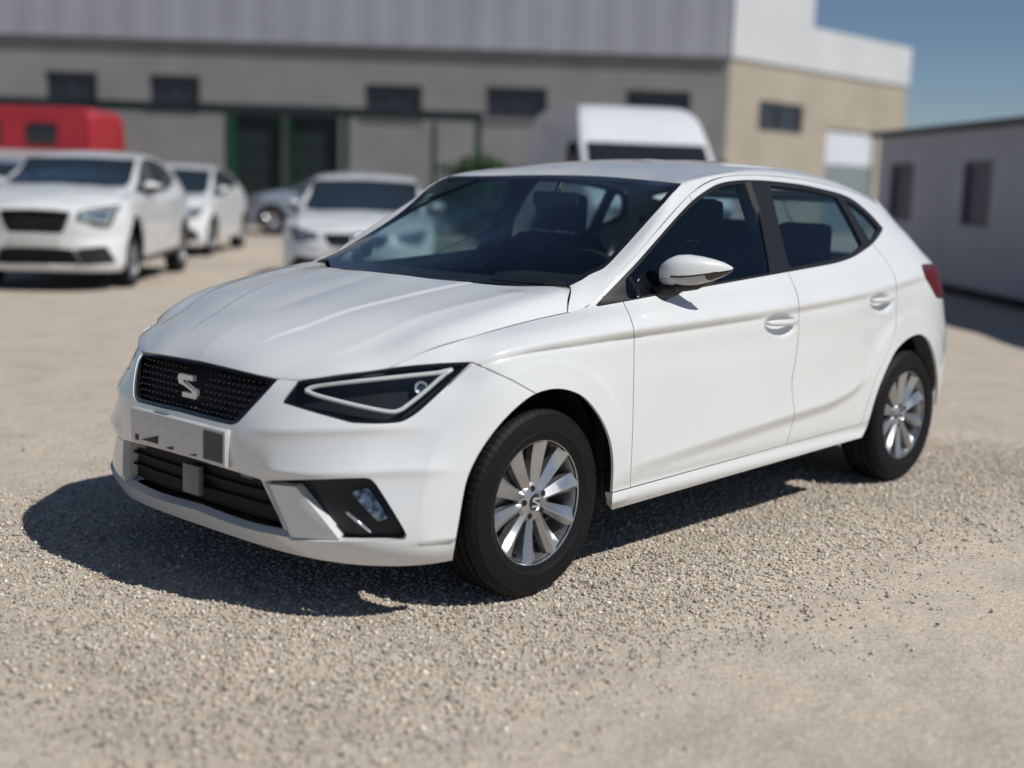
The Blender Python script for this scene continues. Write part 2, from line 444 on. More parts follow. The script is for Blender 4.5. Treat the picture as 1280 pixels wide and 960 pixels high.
# outlines read off the picture (1280 x 960 pixels), all on the near side; they are laid onto the body surface below
PX = dict(
 top=[(60, 408), (120, 421.5), (188.4, 437), (270, 455), (347.4, 473.4), (372.5, 474.5), (430, 467), (490, 458.5), (531, 439.5), (575, 425.3), (619, 412.8), (665.6, 400.5), (709, 390.9), (733, 383.5),
      (789, 326), (842, 264.5), (861, 244), (877, 232), (890, 225.5), (906, 221), (928, 219), (950, 219), (1003, 224.5), (1049, 235), (1074, 244), (1095, 254)],
 front_arch=[(566, 700), (574, 652), (584, 600), (600, 565.6), (625, 531), (650, 506), (672, 491.5), (700, 486.5), (728, 495.5), (750, 521), (762.5, 550), (766.5, 581), (764, 640), (760, 720), (660, 760)],
 rear_arch=[(1076, 550), (1084, 533), (1098, 487), (1118.5, 441), (1134.5, 424), (1150.6, 418.3), (1162, 427.5), (1170, 452.7), (1172.5, 478), (1170, 507.7), (1164, 560), (1120, 640), (1070, 600)],
 headlight=[(372.5, 476.5), (352.5, 502.5), (395, 515.5), (440, 528), (472, 529), (500, 527), (513, 521), (525, 512.5), (590, 452.6), (545, 454.8), (490, 460), (430, 468.5)],
 grille=[(60, 408), (120, 421.5), (188.4, 437), (270, 455), (347.4, 473.6), (302, 523), (297, 528), (288, 530.3), (233, 516.5), (174.7, 498), (100, 475)],
 low_grille=[(60, 520), (157, 547), (240, 573), (326, 600), (345, 640), (360.5, 671.5), (299, 657.5), (220, 627), (158, 599), (60, 560)],
 fog=[(330, 601.6), (400, 599.8), (456, 598), (464, 600), (471, 608), (490, 638), (507, 667), (507.5, 672), (503, 674.5), (460, 676), (423, 676.5), (361.5, 675)],
 bumper=[(-300, 200), (420, 200), (420, 490), (560, 482), (590.5, 452.8), (640, 475), (669.5, 491.5), (700, 540), (690, 950), (-300, 950)],
 front_door=[(779, 364), (779, 377), (786, 392), (792, 411), (792.5, 440), (792, 480), (790.5, 545), (787.2, 618), (785, 640), (885, 610), (978, 580), (983, 555.8), (988, 538), (993, 515), (990.5, 495), (990, 476), (994, 452), (997, 430), (999, 400), (998, 376), (993, 358), (986, 343), (975, 300)],
 rear_door=[(950, 300), (950, 600), (1070, 560), (1076.5, 530.5), (1085, 504), (1096, 470), (1114, 430), (1119.5, 410), (1120.5, 390), (1119.7, 350), (1110, 330), (1092, 306), (1060, 285)],
 sill=[(745, 621.5), (787.5, 609.8), (885, 582.8), (983, 555.8), (1030, 543), (1076.5, 530.5), (1120, 518.8), (1130, 620), (760, 720)],
 tail=[(1152, 331), (1156, 345), (1163, 358), (1170.5, 372), (1200, 376), (1200, 326), (1165, 330)],
 dlo=[(743.7, 383.3), (770, 356), (796, 328.7), (822, 299), (848.7, 268.7), (866, 251), (882.5, 238.7), (895, 231.5), (908.7, 227.5), (928, 225.5), (950, 225.6), (975, 227.6), (1002.5, 231), (1026, 236), (1047.5, 241.4), (1060, 246.3), (1070, 252), (1088, 267.5), (1104.2, 285.6), (1097, 297), (1088.7, 306), (1078, 314), (1066, 321), (1053, 326), (1040, 329.5), (987.5, 339), (920, 351), (815, 370), (781, 376.5)],
 glass_f=[(800, 330), (822, 304.5), (848.7, 274), (867, 256), (884, 243), (896, 236), (909, 232), (925, 230.3), (942, 230.4), (953, 285), (963, 341), (920, 348.3), (815, 367.3), (786, 372.5), (782, 349)],
 glass_r=[(963, 232), (1002, 236.3), (1026, 241.2), (1046, 246.5), (1062, 274), (1078, 306), (1064, 316.5), (1052, 321.5), (1039, 325), (987, 334.6), (975, 285)],
 glass_q=[(1056, 250), (1069, 257), (1086, 271.5), (1098.5, 285.5), (1093, 295), (1087.5, 300.5), (1072, 275)],
 windscreen=[(711, 357.5), (727, 349.5), (737, 343), (755, 334.5), (773, 316.5), (792.5, 295), (822, 262), (851.5, 229.3), (755, 220.6), (642, 217.5), (560, 216), (450, 216), (380, 336), (400, 332), (478, 344), (556, 353.5), (604, 357), (650, 359.5), (700, 360)],
)
CORNERS = dict(headlight={0, 1, 8, 3}, grille={4, 5, 2}, low_grille={0, 3, 5, 9}, fog={0, 10, 11}, dlo={0, 18}, glass_f={14, 8, 10}, glass_r={0, 3, 5, 9}, glass_q={0, 3, 5}, windscreen={7, 0, 11}, bumper=set(range(10)),
               front_door={0, 8, 10, 21, 22}, rear_door={0, 1, 2, 11, 12}, sill={0, 1, 7, 8}, tail={0, 3, 4, 5}, front_arch={0, 14, 13, 12}, rear_arch={0, 10, 11, 12})
POLY = {k: smooth_poly(v, CORNERS.get(k, ()), 6) for k, v in PX.items() if k != 'top'}
TOPLINE = smooth_poly(PX['top'], {4, 7, 12, 13}, 6, closed=False)
TOPPOLY = np.concatenate([TOPLINE, [(1110, 262), (1300, 262), (1300, -400), (-400, -400), (-400, 300)]])
def fpx(name, off=0.): 
    P = POLY[name]
    return lambda co: sdist(P, proj(co))+off

def car_surfaces(cell):
    T, nside = ring_table()
    U = chord(T); V = chord(np.swapaxes(T, 0, 1))
    iu = nside                                                   # columns up to the first rear one belong to the visible sheet
    nu = int(U[iu-1]/cell); nv = int(V[-1]/cell)
    uq = np.linspace(0, U[iu-1], nu+1); vq = np.linspace(0, V[-1], nv+1)
    P = tensor(T, U, V, uq, vq)
    P[0, :, 1] = 0
    # creases in the sheet metal
    x, y, z = P[..., 0], P[..., 1], P[..., 2]
    du = np.gradient(P, axis=0); dv = np.gradient(P, axis=1); n = np.cross(du, dv); n /= np.linalg.norm(n, axis=-1, keepdims=True)
    if n[nu//2, nv//3, 1] > 0: n = -n
    v8 = V[8]; dvv = (vq-v8)[None, :]*np.ones_like(x)
    fade = sstep(x, -.34, -.16)*(1-sstep(x, 2.35, 2.85)*.6)
    hb = np.interp(x, [-.2, .4, 1.4, 2.2, 2.7], [.044, .046, .034, .018, .014])     # width of the flat facet under the shoulder line
    am = np.interp(x, [-.3, 0, .4, 1.4, 2.6], [.006, .019, .023, .016, .008])
    d = np.where(dvv >= 0, .004*np.exp(-np.abs(dvv)/.025), np.where(dvv > -hb, .004+dvv/hb*(am+.004), -am*np.exp((dvv+hb)/.14)))
    disp = d*fade
    zl = np.interp(x, [.35, .43, .88, 1.46, 1.78, 1.95, 2.08, 2.2], [.368, .373, .405, .442, .462, .492, .538, .59])
    dl = z-zl
    al = np.interp(x, [.36, .50, 1.0, 1.8, 2.0, 2.12], [0, .006, .012, .015, .011, 0])
    disp = disp+al*np.where(dl >= 0, np.exp(-(dl/.085)), np.maximum(-.25, 1+dl/.030*.8)*np.exp(-np.maximum(0, -dl-.02)/.05))
    for cx, cz, R in ((-.03, .315, .375), (2.49, .325, .385)):    # faint rolled lips round the wheel arches
        rr = np.hypot(x-cx, z-cz); s_ = (z > .26)*sstep(-y, .62, .76)
        disp = disp+s_*np.where(rr < R+.075, .0065+.004*(R+.075-rr)/.075, .0065*np.exp(-(rr-R-.075)/.022))*(rr < R+.3)
    # bumper: ridge running from the number plate to below the headlamp, proud lip over the fog lamp bay, chin crease
    fr = sstep(-y, .27, .50)*(1-sstep(x, -.56, -.36))*(x < .2)
    zr = .562+.03*sstep(-y, .3, .75)
    e = z-zr
    disp = disp+fr*.014*np.where(e >= 0, np.exp(-e/.045), np.exp(e/.022))
    fr2 = sstep(-y, .36, .44)*(1-sstep(x, -.50, -.34))*(x < .2)
    e = z-(.452+.02*sstep(-y, .5, .8)); disp = disp+fr2*.014*np.where(e >= 0, np.exp(-e/.04), np.exp(e/.02))
    ch = (x < .2)*(1-.75*sstep(-y, .35, .6))
    e = z-.258; disp = disp+ch*.009*np.where(e >= 0, np.exp(-e/.02), np.exp(e/.06))
    e = z-.305; sl = sstep(x, .30, .36)*(1-sstep(x, 2.12, 2.2)); disp = disp-sl*.004*np.exp(-(e/.02)**2)+sl*.008*np.exp(-((z-.262)/.03)**2)
    P = P+n*disp[..., None]; P[0, :, 1] = 0
    flip = np.cross(P[1, 0]-P[0, 0], P[0, 1]-P[0, 0]) @ n[0, 0] > 0
    ring = Sheet(P, flip=flip)
    # rear face
    urq = np.linspace(U[iu-1], U[-1], max(8, int((U[-1]-U[iu-1])/max(cell, .02))))
    PR = tensor(T, U, V, urq, np.linspace(0, V[-1], max(20, int(V[-1]/max(cell, .02))))); PR[-1, :, 1] = 0
    # hood and roof hang on points of that surface
    bv = ring.bvh()
    def hit(px):
        h = bv.ray_cast(Vector(CAM), Vector(ray(np.array(px))).normalized())
        return np.array(h[0]) if h[0] is not None else None
    side_px = [(350, 474.4), (372.5, 475), (430, 467), (490, 458.5), (531, 439.5), (575, 425.3), (619, 412.8), (665.6, 400.5), (709, 390.9)]
    S = np.array([hit(p) for p in side_px])
    front = np.array([hit(p) for p in [(352, 473.5), (320, 466.5), (300, 461.8), (280, 457.2)]])
    A = np.array([-.690, 0, .742])
    # leading edge: from the side start to the middle, an arc
    hs = [hit((xx_, np.interp(xx_, TOPLINE[:, 0], TOPLINE[:, 1])+1.0)) for xx_ in np.linspace(360, 180, 46)]
    hs = np.array([h for h in hs if h is not None]); hs = hs[np.argsort(hs[:, 1])]
    fe = [S[0]]
    for f_ in (.86, .70, .52, .35, .18, .07):
        yy = S[0][1]*f_; yq = min(yy, hs[-1, 1]); fe.append(np.array([np.interp(yq, hs[:, 1], hs[:, 0])-.004, yy, np.interp(yq, hs[:, 1], hs[:, 2])+.001]))
    A = np.array([fe[-1][0]-.0005, 0, fe[-1][2]+.0005]); fe.append(A); fe = np.array(fe)
    cx = np.array([(A[0], A[2]), (A[0]+.016, A[2]+.022), (-.63, .797), (-.52, .840), (-.36, .884), (-.18, .925), (-.03, .957), (.05, .9745), (.095, .9845)])
    C = np.stack([cx[:, 0], 0*cx[:, 0], cx[:, 1]], -1)
    ws0 = on(np.array([(711.5, 357.0)]), 1, -.668)[0]; wsc = on(np.array([(660, 355.2), (604, 351.8), (556, 348.0), (500, 341)]), 1, 0.)*0
    for i, (p, yy) in enumerate([((660, 355.4), -.535), ((604, 352.0), -.395), ((556, 348.3), -.25), ((508, 342.3), -.09)]): wsc[i] = on(np.array([p]), 1, yy)[0]
    rear = np.array([S[-1], S[-1]*.42+ws0*.58+np.array([-.012, -.012, .010]), ws0, wsc[0], wsc[1], wsc[2], wsc[3], [C[-1][0], 0, C[-1][2]]])
    def res(pts, m): t = chord(pts); return nsp(t, pts, np.linspace(0, t[-1], m))
    nU = int(1.15/cell); nV = int(.74/cell)
    s_ = np.linspace(0, 1, nU+1); q_ = np.linspace(0, 1, nV+1)
    def resq(pts, w): t = chord(pts); return nsp(t/t[-1], pts, w)
    cs = resq(S, s_); cc = resq(C, s_); cf = resq(fe, q_); cr = resq(rear, q_)
    H = (1-q_)[None, :, None]*cs[:, None]+q_[None, :, None]*cc[:, None]+(1-s_)[:, None, None]*cf[None]+s_[:, None, None]*cr[None]
    s3, q3 = s_[:, None, None], q_[None, :, None]
    H = H-((1-s3)*(1-q3)*cf[0]+(1-s3)*q3*cf[-1]+s3*(1-q3)*cr[0]+s3*q3*cr[-1])
    # crown and the two creases each side
    xx, yy = H[..., 0], -H[..., 1]
    crown = .013*np.sin(math.pi*np.clip(s_, 0, 1))[:, None]**.8*np.sin(math.pi*np.clip(q_, 0, 1))[None, :]**1.0
    y1 = np.interp(xx, [-.65, -.45, -.2, .15], [.17, .24, .32, .375])
    y2 = np.interp(xx, [-.65, -.5, -.3, 0, .2], [.43, .47, .535, .59, .61])
    k1 = sstep(xx, -.66, -.50)*(1-sstep(xx, .02, .16)*.5)
    cre = .0050*k1*(1-sstep(yy, y1-.002, y1+.017))
    e = yy-y2; cre = cre+.0055*sstep(xx, -.62, -.45)*(1-sstep(xx, .08, .18))*np.where(e < 0, np.exp(e/.10), np.exp(-e/.035))
    H[..., 2] += crown+cre*sstep(q_, 0, .16)[None, :]-.009*sstep(s_, .955, 1.)[:, None]*sstep(q_, .05, .2)[None, :]
    H[:, -1, 1] = 0
    i_, j_ = nU//2, nV//2; nn = np.cross(H[i_+1, j_]-H[i_, j_], H[i_, j_+1]-H[i_, j_]); hood = Sheet(H, flip=nn[2] > 0)
    # windscreen, roof
    rail_px = [(709, 390.9), (733, 383.5), (789, 326), (842, 264.5), (877, 232), (906, 221), (950, 219), (1003, 224.5), (1049, 235), (1074, 244), (1093, 253)]
    RL = np.array([hit(p) for p in rail_px])
    Ep = [ws0, on(np.array([(737, 343.5)]), 1, -.670)[0], on(np.array([(781, 308)]), 1, -.660)[0], on(np.array([(822, 262)]), 1, -.641)[0], on(np.array([(851, 229.3)]), 1, -.618)[0],
          (1.24, -.585, 1.372), (1.50, -.55, 1.402), (1.83, -.54, 1.406), (2.12, -.53, 1.390), (2.32, -.525, 1.366), (2.62, -.50, 1.320)]
    Cp = [(.095, 0, .9845), (.34, 0, 1.058), (.62, 0, 1.152), (.88, 0, 1.254), (1.13, 0, 1.350), (1.32, 0, 1.398), (1.56, 0, 1.427), (1.87, 0, 1.436), (2.17, 0, 1.424), (2.42, 0, 1.402), (2.80, 0, 1.348)]
    G = []
    for r_, e_, c_ in zip(RL, Ep, Cp):
        e_ = np.array(e_); c_ = np.array(c_)
        k = r_+(e_-r_)*.30+np.array([0, -.003, .005])
        def mid(t, up): 
            p = e_*(1-t)+c_*t; p = p+np.array([(c_[0]-e_[0])*up*.35, 0, (c_[2]-e_[2])*up*.55]); return p
        # fuller curve towards the middle
        G.append([r_, k, e_, mid(.30, .62), mid(.55, .66), mid(.78, .5), mid(.92, .2), c_])
    G = np.array(G)
    rq = np.array([rear[2], wsc[0], wsc[1], wsc[2], wsc[3], C[-1]]); tq = chord(rq); rd = nsp(tq, rq, np.linspace(0, tq[-1], 80)); o_ = np.argsort(rd[:, 1])
    for k in (3, 4, 5, 6):
        yy = G[0, k, 1]; G[0, k] = (np.interp(yy, rd[o_, 1], rd[o_, 0]), yy, np.interp(yy, rd[o_, 1], rd[o_, 2]))
    G[1:, -2, 0] = G[1:, -1, 0]*.97+G[1:, -3, 0]*.03; G[1:, -2, 2] = G[1:, -1, 2]*.97+G[1:, -3, 2]*.03
    gu = chord(G); gv = chord(np.swapaxes(G, 0, 1))
    Q = tensor(G, gu, gv, np.linspace(0, gu[-1], int(gu[-1]/cell)), np.linspace(0, gv[-1], int(gv[-1]/cell)))
    Q[:, -1, 1] = 0
    i_, j_ = Q.shape[0]//2, Q.shape[1]*3//4; nn = np.cross(Q[i_+1, j_]-Q[i_, j_], Q[i_, j_+1]-Q[i_, j_]); roof = Sheet(Q, flip=nn[2] > 0)
    rearS = Sheet(PR, flip=flip)
    return ring, rearS, hood, roof, hit
# ------------------------------------------------------------------ wheels
def wheel_meshes(key, nseg=288, R=.311, rim=.211, w=.185, spokes=10):
    h = w/2; k = R/.311; q = rim/.211
    out = {}
    half = [(.196*q, -.83*h), (.2045*q, -.93*h), (.2125*q+.002, -.965*h), (.228, -1.005*h), (.2315, -1.03*h), (.235, -1.012*h), (.262, -1.025*h), (.282, -.985*h), (.286, -.995*h), (.289, -.965*h), (.3005, -.875*h), (.3065, -.76*h), (.3085, -.66*h),
            (.309, -.60*h), (.302, -.595*h), (.302, -.53*h), (.3100, -.525*h), (.3108, -.26*h), (.3035, -.255*h), (.3035, -.17*h), (.311, -.165*h)]
    half = [(r*k if i > 2 else r, z) for i, (r, z) in enumerate(half)]
    prof = half+[(r, -z) for r, z in half[::-1]]
    b = MB(); m = len(prof); co = []; fs = []
    for a in range(nseg):
        th = 2*math.pi*a/nseg; ph = a % 4
        for i, (r, z) in enumerate(prof):
            j = min(i, m-1-i); rr = r
            if 9 <= j <= 13 and ph == 0: rr -= .0022
            if 16 <= j <= 17 and ph == (2 if i < m/2 else 0): rr -= .003
            co.append((rr*math.cos(th), z, rr*math.sin(th)))
    for a in range(nseg):
        a2 = (a+1) % nseg
        for i in range(m-1): fs.append((a*m+i, a2*m+i, a2*m+i+1, a*m+i+1))
    def mk(n_, co, fs, mt, smooth=True, angle=40):
        me = D.meshes.new(n_); me.from_pydata(co, [], fs); me.materials.append(mt)
        if smooth: me.polygons.foreach_set('use_smooth', [True]*len(me.polygons)); me.set_sharp_from_angle(angle=math.radians(angle))
        me.update(); return me
    out['tyre'] = mk('tyre', co, fs, RUBBER, True, 22)
    y0 = -h
    b = MB(); fn = lambda a, c, z: (a, z, -c)
    b.lathe([(rim*1.0+.001, y0+.016), (rim+.0005, y0+.009), (rim-.004, y0+.0065), (rim-.010, y0+.009), (rim-.014, y0+.018), (rim-.020, y0+.040), (rim-.026, y0+.09), (rim-.028, y0+.15)], 96, fn)
    b.lathe([(.026, y0+.022), (.029, y0+.019), (.034, y0+.022), (.058, y0+.026), (.066, y0+.034), (.066, y0+.055)], 60, fn)
    for s in range(spokes):                                  # tapered spokes with an off-centre ridge
        th = math.pi/2+2*math.pi*s/spokes; ct, st = math.cos(th), math.sin(th)
        sec = []
        for r, hw, d, e in ((.040, .0128, .024, .012), (.075, .0175, .020, .016), (.115, .022, .016, .019), (.155, .027, .012, .019), (rim-.018, .0325, .0085, .014), (rim-.009, .035, .0085, .008)):
            rd = -.35*hw
            pts = [(-hw, d+e+.026), (-hw, d+e*.85), (rd-.0015, d), (rd+.0015, d), (hw, d+e), (hw, d+e+.026)]
            sec.append([(r*ct-u*st, y0+dd, r*st+u*ct) for u, dd in pts])
        c2 = [p for s_ in sec for p in s_]; f2 = []
        for i in range(len(sec)-1):
            for j in range(5): f2.append((i*6+j, i*6+j+1, (i+1)*6+j+1, (i+1)*6+j)[::-1])
        b.add(c2, f2)
    out['rim'] = mk('rim', b.v, b.f, ALLOY, True, 28)
    b = MB(); b.lathe([(0, y0+.019), (.020, y0+.019), (.0255, y0+.021), (.0265, y0+.026)], 40, fn)
    out['hub_cap'] = mk('hub_cap', b.v, b.f, BLACK_GLOSS, True, 30)
    b = MB(); emblem(b, lambda u, v, t: (u*.036, y0+.0185-t*.35, v*.036)); out['cap_mark'] = mk('cap_mark', b.v, b.f, CHROME, False)
    b = MB()
    for s in range(5):
        th = math.pi/2+math.pi/10+2*math.pi*s/5; cx, cz = .047*math.cos(th), .047*math.sin(th)
        b.lathe([(0, y0+.0215), (.0095, y0+.0215), (.0105, y0+.026)], 14, lambda a, c, z, cx=cx, cz=cz: (a+cx, z, -c+cz))
    out['wheel_bolts'] = mk('wheel_bolts', b.v, b.f, DARK, True, 30)
    b = MB(); b.lathe([(.03, y0+.075), (.128, y0+.075), (.128, y0+.085)], 48, fn)
    out['brake_disc'] = mk('brake_disc', b.v, b.f, DISC, True, 30)
    b = MB(); b.lathe([(0, y0+.105), (.20, y0+.105), (.20, y0+.16), (0, y0+.16)], 48, fn)
    out['wheel'] = mk('wheel', b.v, b.f, DARK, True, 30)
    return out
def emblem(b, fn):
    U = [(-.5, .06), (-.5, .30), (-.36, .45), (.5, .45), (.43, .25), (-.16, .25), (-.20, .17), (.34, -.06), (.44, -.12), (.18, -.13), (-.20, .02)]
    b.prism(U[::-1], 0, .010, fn); b.prism([(-u, -v) for u, v in U][::-1], 0, .009, fn)
    return b
def add_wheel(root, meshes, loc, far, spin, names=('tyre', 'rim', 'hub_cap', 'cap_mark', 'wheel_bolts', 'brake_disc')):
    w = D.objects.new('wheel', meshes['wheel']); COL.objects.link(w); w.parent = root; w.location = loc
    if far: w.rotation_euler = (0, spin, math.pi)
    else: w.rotation_euler = (0, spin, 0)
    for n_ in names:
        o = D.objects.new(n_, meshes[n_]); COL.objects.link(o); o.parent = w
    return w

# ------------------------------------------------------------------ the hatchback
def build_car(root, cell, full=True, warp=None, P=None, wheels=None, wr=.311, low=None, glass_s=None, glass_w=None, tint=None):
    P = P or paint; low = low or P; gs = glass_s or GLASS_S; gw = glass_w or GLASS_W
    ring, rearS, hood, roof, hit = car_surfaces(cell)
    wf = warp or (lambda c: c)
    def put(name, cf, m, parent=root, smooth=True, angle=None, label=None):
        co, fs = cf
        if len(co) == 0: return None
        o = mesh_obj(name, wf(np.asarray(co, float)), fs, m, parent, smooth, angle)
        if label: o['label'] = label
        return o
    def putb(name, b, m, parent=root, smooth=False, angle=35):
        return put(name, (np.array(b.v, float), b.f), m, parent, smooth, angle if smooth else None)
    # points needed later, read before anything is cut away
    drl = [[hit(p) for p in smooth_poly(l, (), 6, closed=False)] for l in
           ([(380, 486.5), (386, 483), (396, 480.5), (470, 473.5), (548, 465.5), (566, 460)], [(380, 486.5), (394, 492.5), (437, 503.5), (478, 512), (494, 513.5), (505, 509), (566, 460)])]
    drl2 = [[hit(p) for p in [(425, 486), (470, 495), (490, 502)]]]
    proj_pt = hit((527, 483)); proj2 = hit((468, 489)); strip = [hit((429, 642)), hit((446, 656)), hit((462, 669))]
    nrm = lambda p: np.array(ring_n(p))
    bv0 = ring.bvh()
    def ring_n(p):
        r_ = bv0.find_nearest(Vector(p)); n = r_[1]; v = Vector(CAM)-Vector(p)
        return n if n.dot(v) > 0 else -n
    hand = {}
    if full:                                                     # cupped recesses behind the door handles
        co = ring.co(); q = proj(co)
        for nm, (cx, cy, rx, ry) in dict(front_door=(976, 406.5, 20.5, 13.5), rear_door=(1101.8, 378.5, 14.5, 10.5)).items():
            hand[nm] = (hit((cx-rx*.93, cy-1.2)), hit((cx, cy-2.6)), hit((cx+rx*.93, cy-4.0)))
            rr = ((q[:, 0]-cx)/rx)**2+((q[:, 1]-cy)/ry)**2
            for i in np.where((rr < 1) & (co[:, 0] > .5))[0]:
                v = ring.bm.verts[i]; v.co -= v.normal*float(.024*(1-rr[i])**.6)
        ring.bm.normal_update()
    ring.cut(lambda co: sdist(TOPPOLY, proj(co)), 'top'); ring.drop('top')
    for a in ('front_arch', 'rear_arch'): ring.cut(fpx(a), a); ring.drop(a)
    under = np.array([(700, 655), (765, 637.5), (1076, 547.5), (1125, 533), (1125, 700), (700, 800)])
    ring.cut(lambda co: np.where(co[:, 0] > .2, sdist(under, proj(co)), 50.), 'under'); ring.drop('under')
    ring.cut(fpx('grille'), 'grille', ['rest']); ring.cut(fpx('grille', 5), 'grille_in', ['grille'])
    ring.cut(fpx('low_grille'), 'low_grille', ['rest'])
    ring.cut(fpx('headlight'), 'headlight', ['rest']); ring.cut(fpx('headlight', 4.5), 'lens', ['headlight'])
    ring.cut(fpx('fog'), 'fog', ['rest'])
    blade = np.array([(331, 606.5), (367, 609.5), (385, 629), (404, 652), (424, 677.5), (360.5, 676.5)])
    blade2 = np.array([(329, 603.5), (365, 606), (404.5, 652.5), (346, 633.5)])
    lampp = np.array([(436, 616), (460, 610.5), (473, 628), (485, 650), (471, 653)])
    if full:
        ring.cut(lambda co: sdist(blade, proj(co)), 'blade', ['fog']); ring.cut(lambda co: sdist(lampp, proj(co)), 'fog_lamp', ['fog'])
    ring.cut(fpx('tail'), 'tail', ['rest'])
    ring.cut(fpx('dlo'), 'dlo', ['rest'])
    for g in ('glass_f', 'glass_r', 'glass_q'): ring.cut(fpx(g), g, ['dlo'])
    ring.cut(fpx('sill'), 'sill', ['rest']); ring.cut(fpx('front_door'), 'front_door', ['rest']); ring.cut(fpx('rear_door'), 'rear_door', ['rest'])
    ring.cut(fpx('bumper'), 'bumper', ['rest'])
    fnq = lambda co: co[:, 0]-1.0
    L0 = ring.lid('rest'); LF = ring.lid('fender')
    for f in ring.bm.faces:
        if f[ring.lab] == L0 and f.calc_center_median().x < 1.0: f[ring.lab] = LF
    mir = lambda cf: mirror(*cf)
    def pair(name, cf, m, parents=None, **k):
        a = put(name, cf, m, parents[0] if parents else root, **k); b = put(name, mir(cf), m, parents[1] if parents else root, **k); return a, b
    bump = put('bumper', both(*ring.panel('bumper', depth=.030)), P)
    pair('fender', ring.panel('fender', depth=.010), P)
    pair('rear_quarter_panel', ring.panel('rest', depth=.012), P)
    fd = pair('front_door', ring.panel('front_door'), P); rd = pair('rear_door', ring.panel('rear_door'), P)
    pair('sill', ring.panel('sill', depth=.03), low)
    pair('window_trim', ring.panel('dlo', gap=.0005, depth=.02, off=-.001), SEAL)
    pair('window', ring.panel('glass_f', gap=0, depth=.003, off=-.006), gs, fd); pair('window', ring.panel('glass_r', gap=0, depth=.003, off=-.006), gs, rd)
    pair('quarter_window', ring.panel('glass_q', gap=0, depth=.003, off=-.006), gs)
    pair('tail_light', ring.panel('tail', off=.002), REDL)
    # bonnet, windscreen, roof
    put('bonnet', both(*hood.panel('rest', depth=.022)), P)
    roof.cut(fpx('windscreen'), 'ws', ['rest']); roof.cut(fpx('windscreen', 5.5), 'ws_in', ['ws'])
    put('roof', both(*roof.panel('rest', depth=.014)), P)
    wsb = put('windscreen', both(*roof.panel('ws_in', gap=0, depth=.004, off=-.003)), gw)
    put('windscreen_border', both(*roof.panel('ws', gap=.001, depth=.004, off=-.002)), BLACK_GLOSS, wsb)
    rearS.cut(lambda co: np.maximum(np.abs(co[:, 1])-.47, np.abs(co[:, 2]-1.15)-.125), 'rw', ['rest'])
    hatch = put('tailgate', both(*rearS.panel('rest')), P); put('rear_window', both(*rearS.panel('rw', gap=0, off=-.004)), gs, hatch)
    b = MB(); b.box(2.55, 2.76, -.38, .38, 1.300, 1.320, bev=.008); putb('roof_spoiler', b, P, hatch, True)
    # headlamps
    bz = pair('headlight', ring.panel('headlight', gap=.002, depth=.045, off=-.003), BLACK_GLOSS)
    pair('lens', ring.panel('lens', gap=0, skirt=False, off=-.004), GLASS_L, bz)
    pair('lamp_housing', ring.panel(['lens', 'headlight'], gap=0, skirt=False, off=-.046), DARK if full else LAMP_CLEAR, bz)
    def inset(pts, d): return [np.array(p)+np.array(ring_n(p))*-d for p in pts if p is not None]
    b = MB()
    for l in drl: b.tube(inset(l, .014), .0070, 8)
    cf = (np.array(b.v), b.f); pair('daytime_light', cf, DRLM, bz, smooth=True)
    if full:
        b = MB()
        pass
        n = np.array(ring_n(proj_pt)); 
        def disc(b, p, r, d, segs=20, dep=.02):
            n = Vector(ring_n(p)); a = n.orthogonal().normalized(); c = n.cross(a); o = Vector(p)-n*d
            b.lathe([(r*.55, -.012), (r*.6, 0), (r*.92, .004), (r, 0), (r, -dep)], segs, lambda x, y, h: tuple(o+a*x+c*y+n*h))
        disc(b, proj_pt, .022, .026)
        pair('lamp_reflector', (np.array(b.v), b.f), CHROME, bz, smooth=True, angle=30)
        b = MB()
        for p, r, d in ((proj_pt, .013, .036),):
            n = Vector(ring_n(p)); a = n.orthogonal().normalized(); c = n.cross(a); o = Vector(p)-n*d
            b.lathe([(0, r*.6), (r*.5, r*.5), (r*.9, r*.2), (r, 0)], 16, lambda x, y, h: tuple(o+a*x+c*y+n*h))
        pair('projector_lens', (np.array(b.v), b.f), mat('projector_glass', (.03, .05, .07), .03, coat=1), bz, smooth=True)
        # stepped reflector shelf under the light guide
        q = [hit(p) for p in []]
    # grilles
    gr = put('grille', both(*ring.panel('grille', gap=.001, depth=.04, off=-.003)), BLACK_GLOSS)
    put('grille_backing', both(*ring.panel(['grille_in', 'grille'], gap=0, skirt=False, off=-.040)), DARK, gr)
    lg = put('lower_grille', both(*ring.panel('low_grille', gap=0, skirt=False, off=-.055)), DARK)
    def xf(y, z):
        x0 = np.interp(z, *X0Z); w = float(sstep(np.array(z), .24, .60)); y = abs(y)
        return x0+np.interp(y, FY, SA)*(1-w)+np.interp(y, FY, SB)*w
    if full:
        b = MB()
        for j in range(8):
            z = .585+.0185*j
            hw = np.interp(z, [.575, .715], [.27, .35])
            for i in range(-16, 17):
                y = (i+.5*(j % 2))*.0235
                if abs(y) > hw or (abs(y) < .062 and .585 < z < .71): continue
                x = xf(y, z)+.022; s1, s2 = .0098, .0062
                co = [(x, y-s1, z), (x, y, z-s2), (x, y+s1, z), (x, y, z+s2), (x-.008, y-s1*.45, z), (x-.008, y, z-s2*.45), (x-.008, y+s1*.45, z), (x-.008, y, z+s2*.45)]
                b.add(co, [(0, 1, 5, 4), (1, 2, 6, 5), (2, 3, 7, 6), (3, 0, 4, 7), (4, 5, 6, 7)])
        o = putb('grille_mesh', b, BLACK_GLOSS, gr); o['kind'] = 'stuff'
        b = MB(); xe = xf(0, .65)-.002
        emblem(b, lambda u, v, t: (xe-t*1.3+.012-v*.02, -u*.088, .648+v*.086)); putb('emblem', b, CHROME)
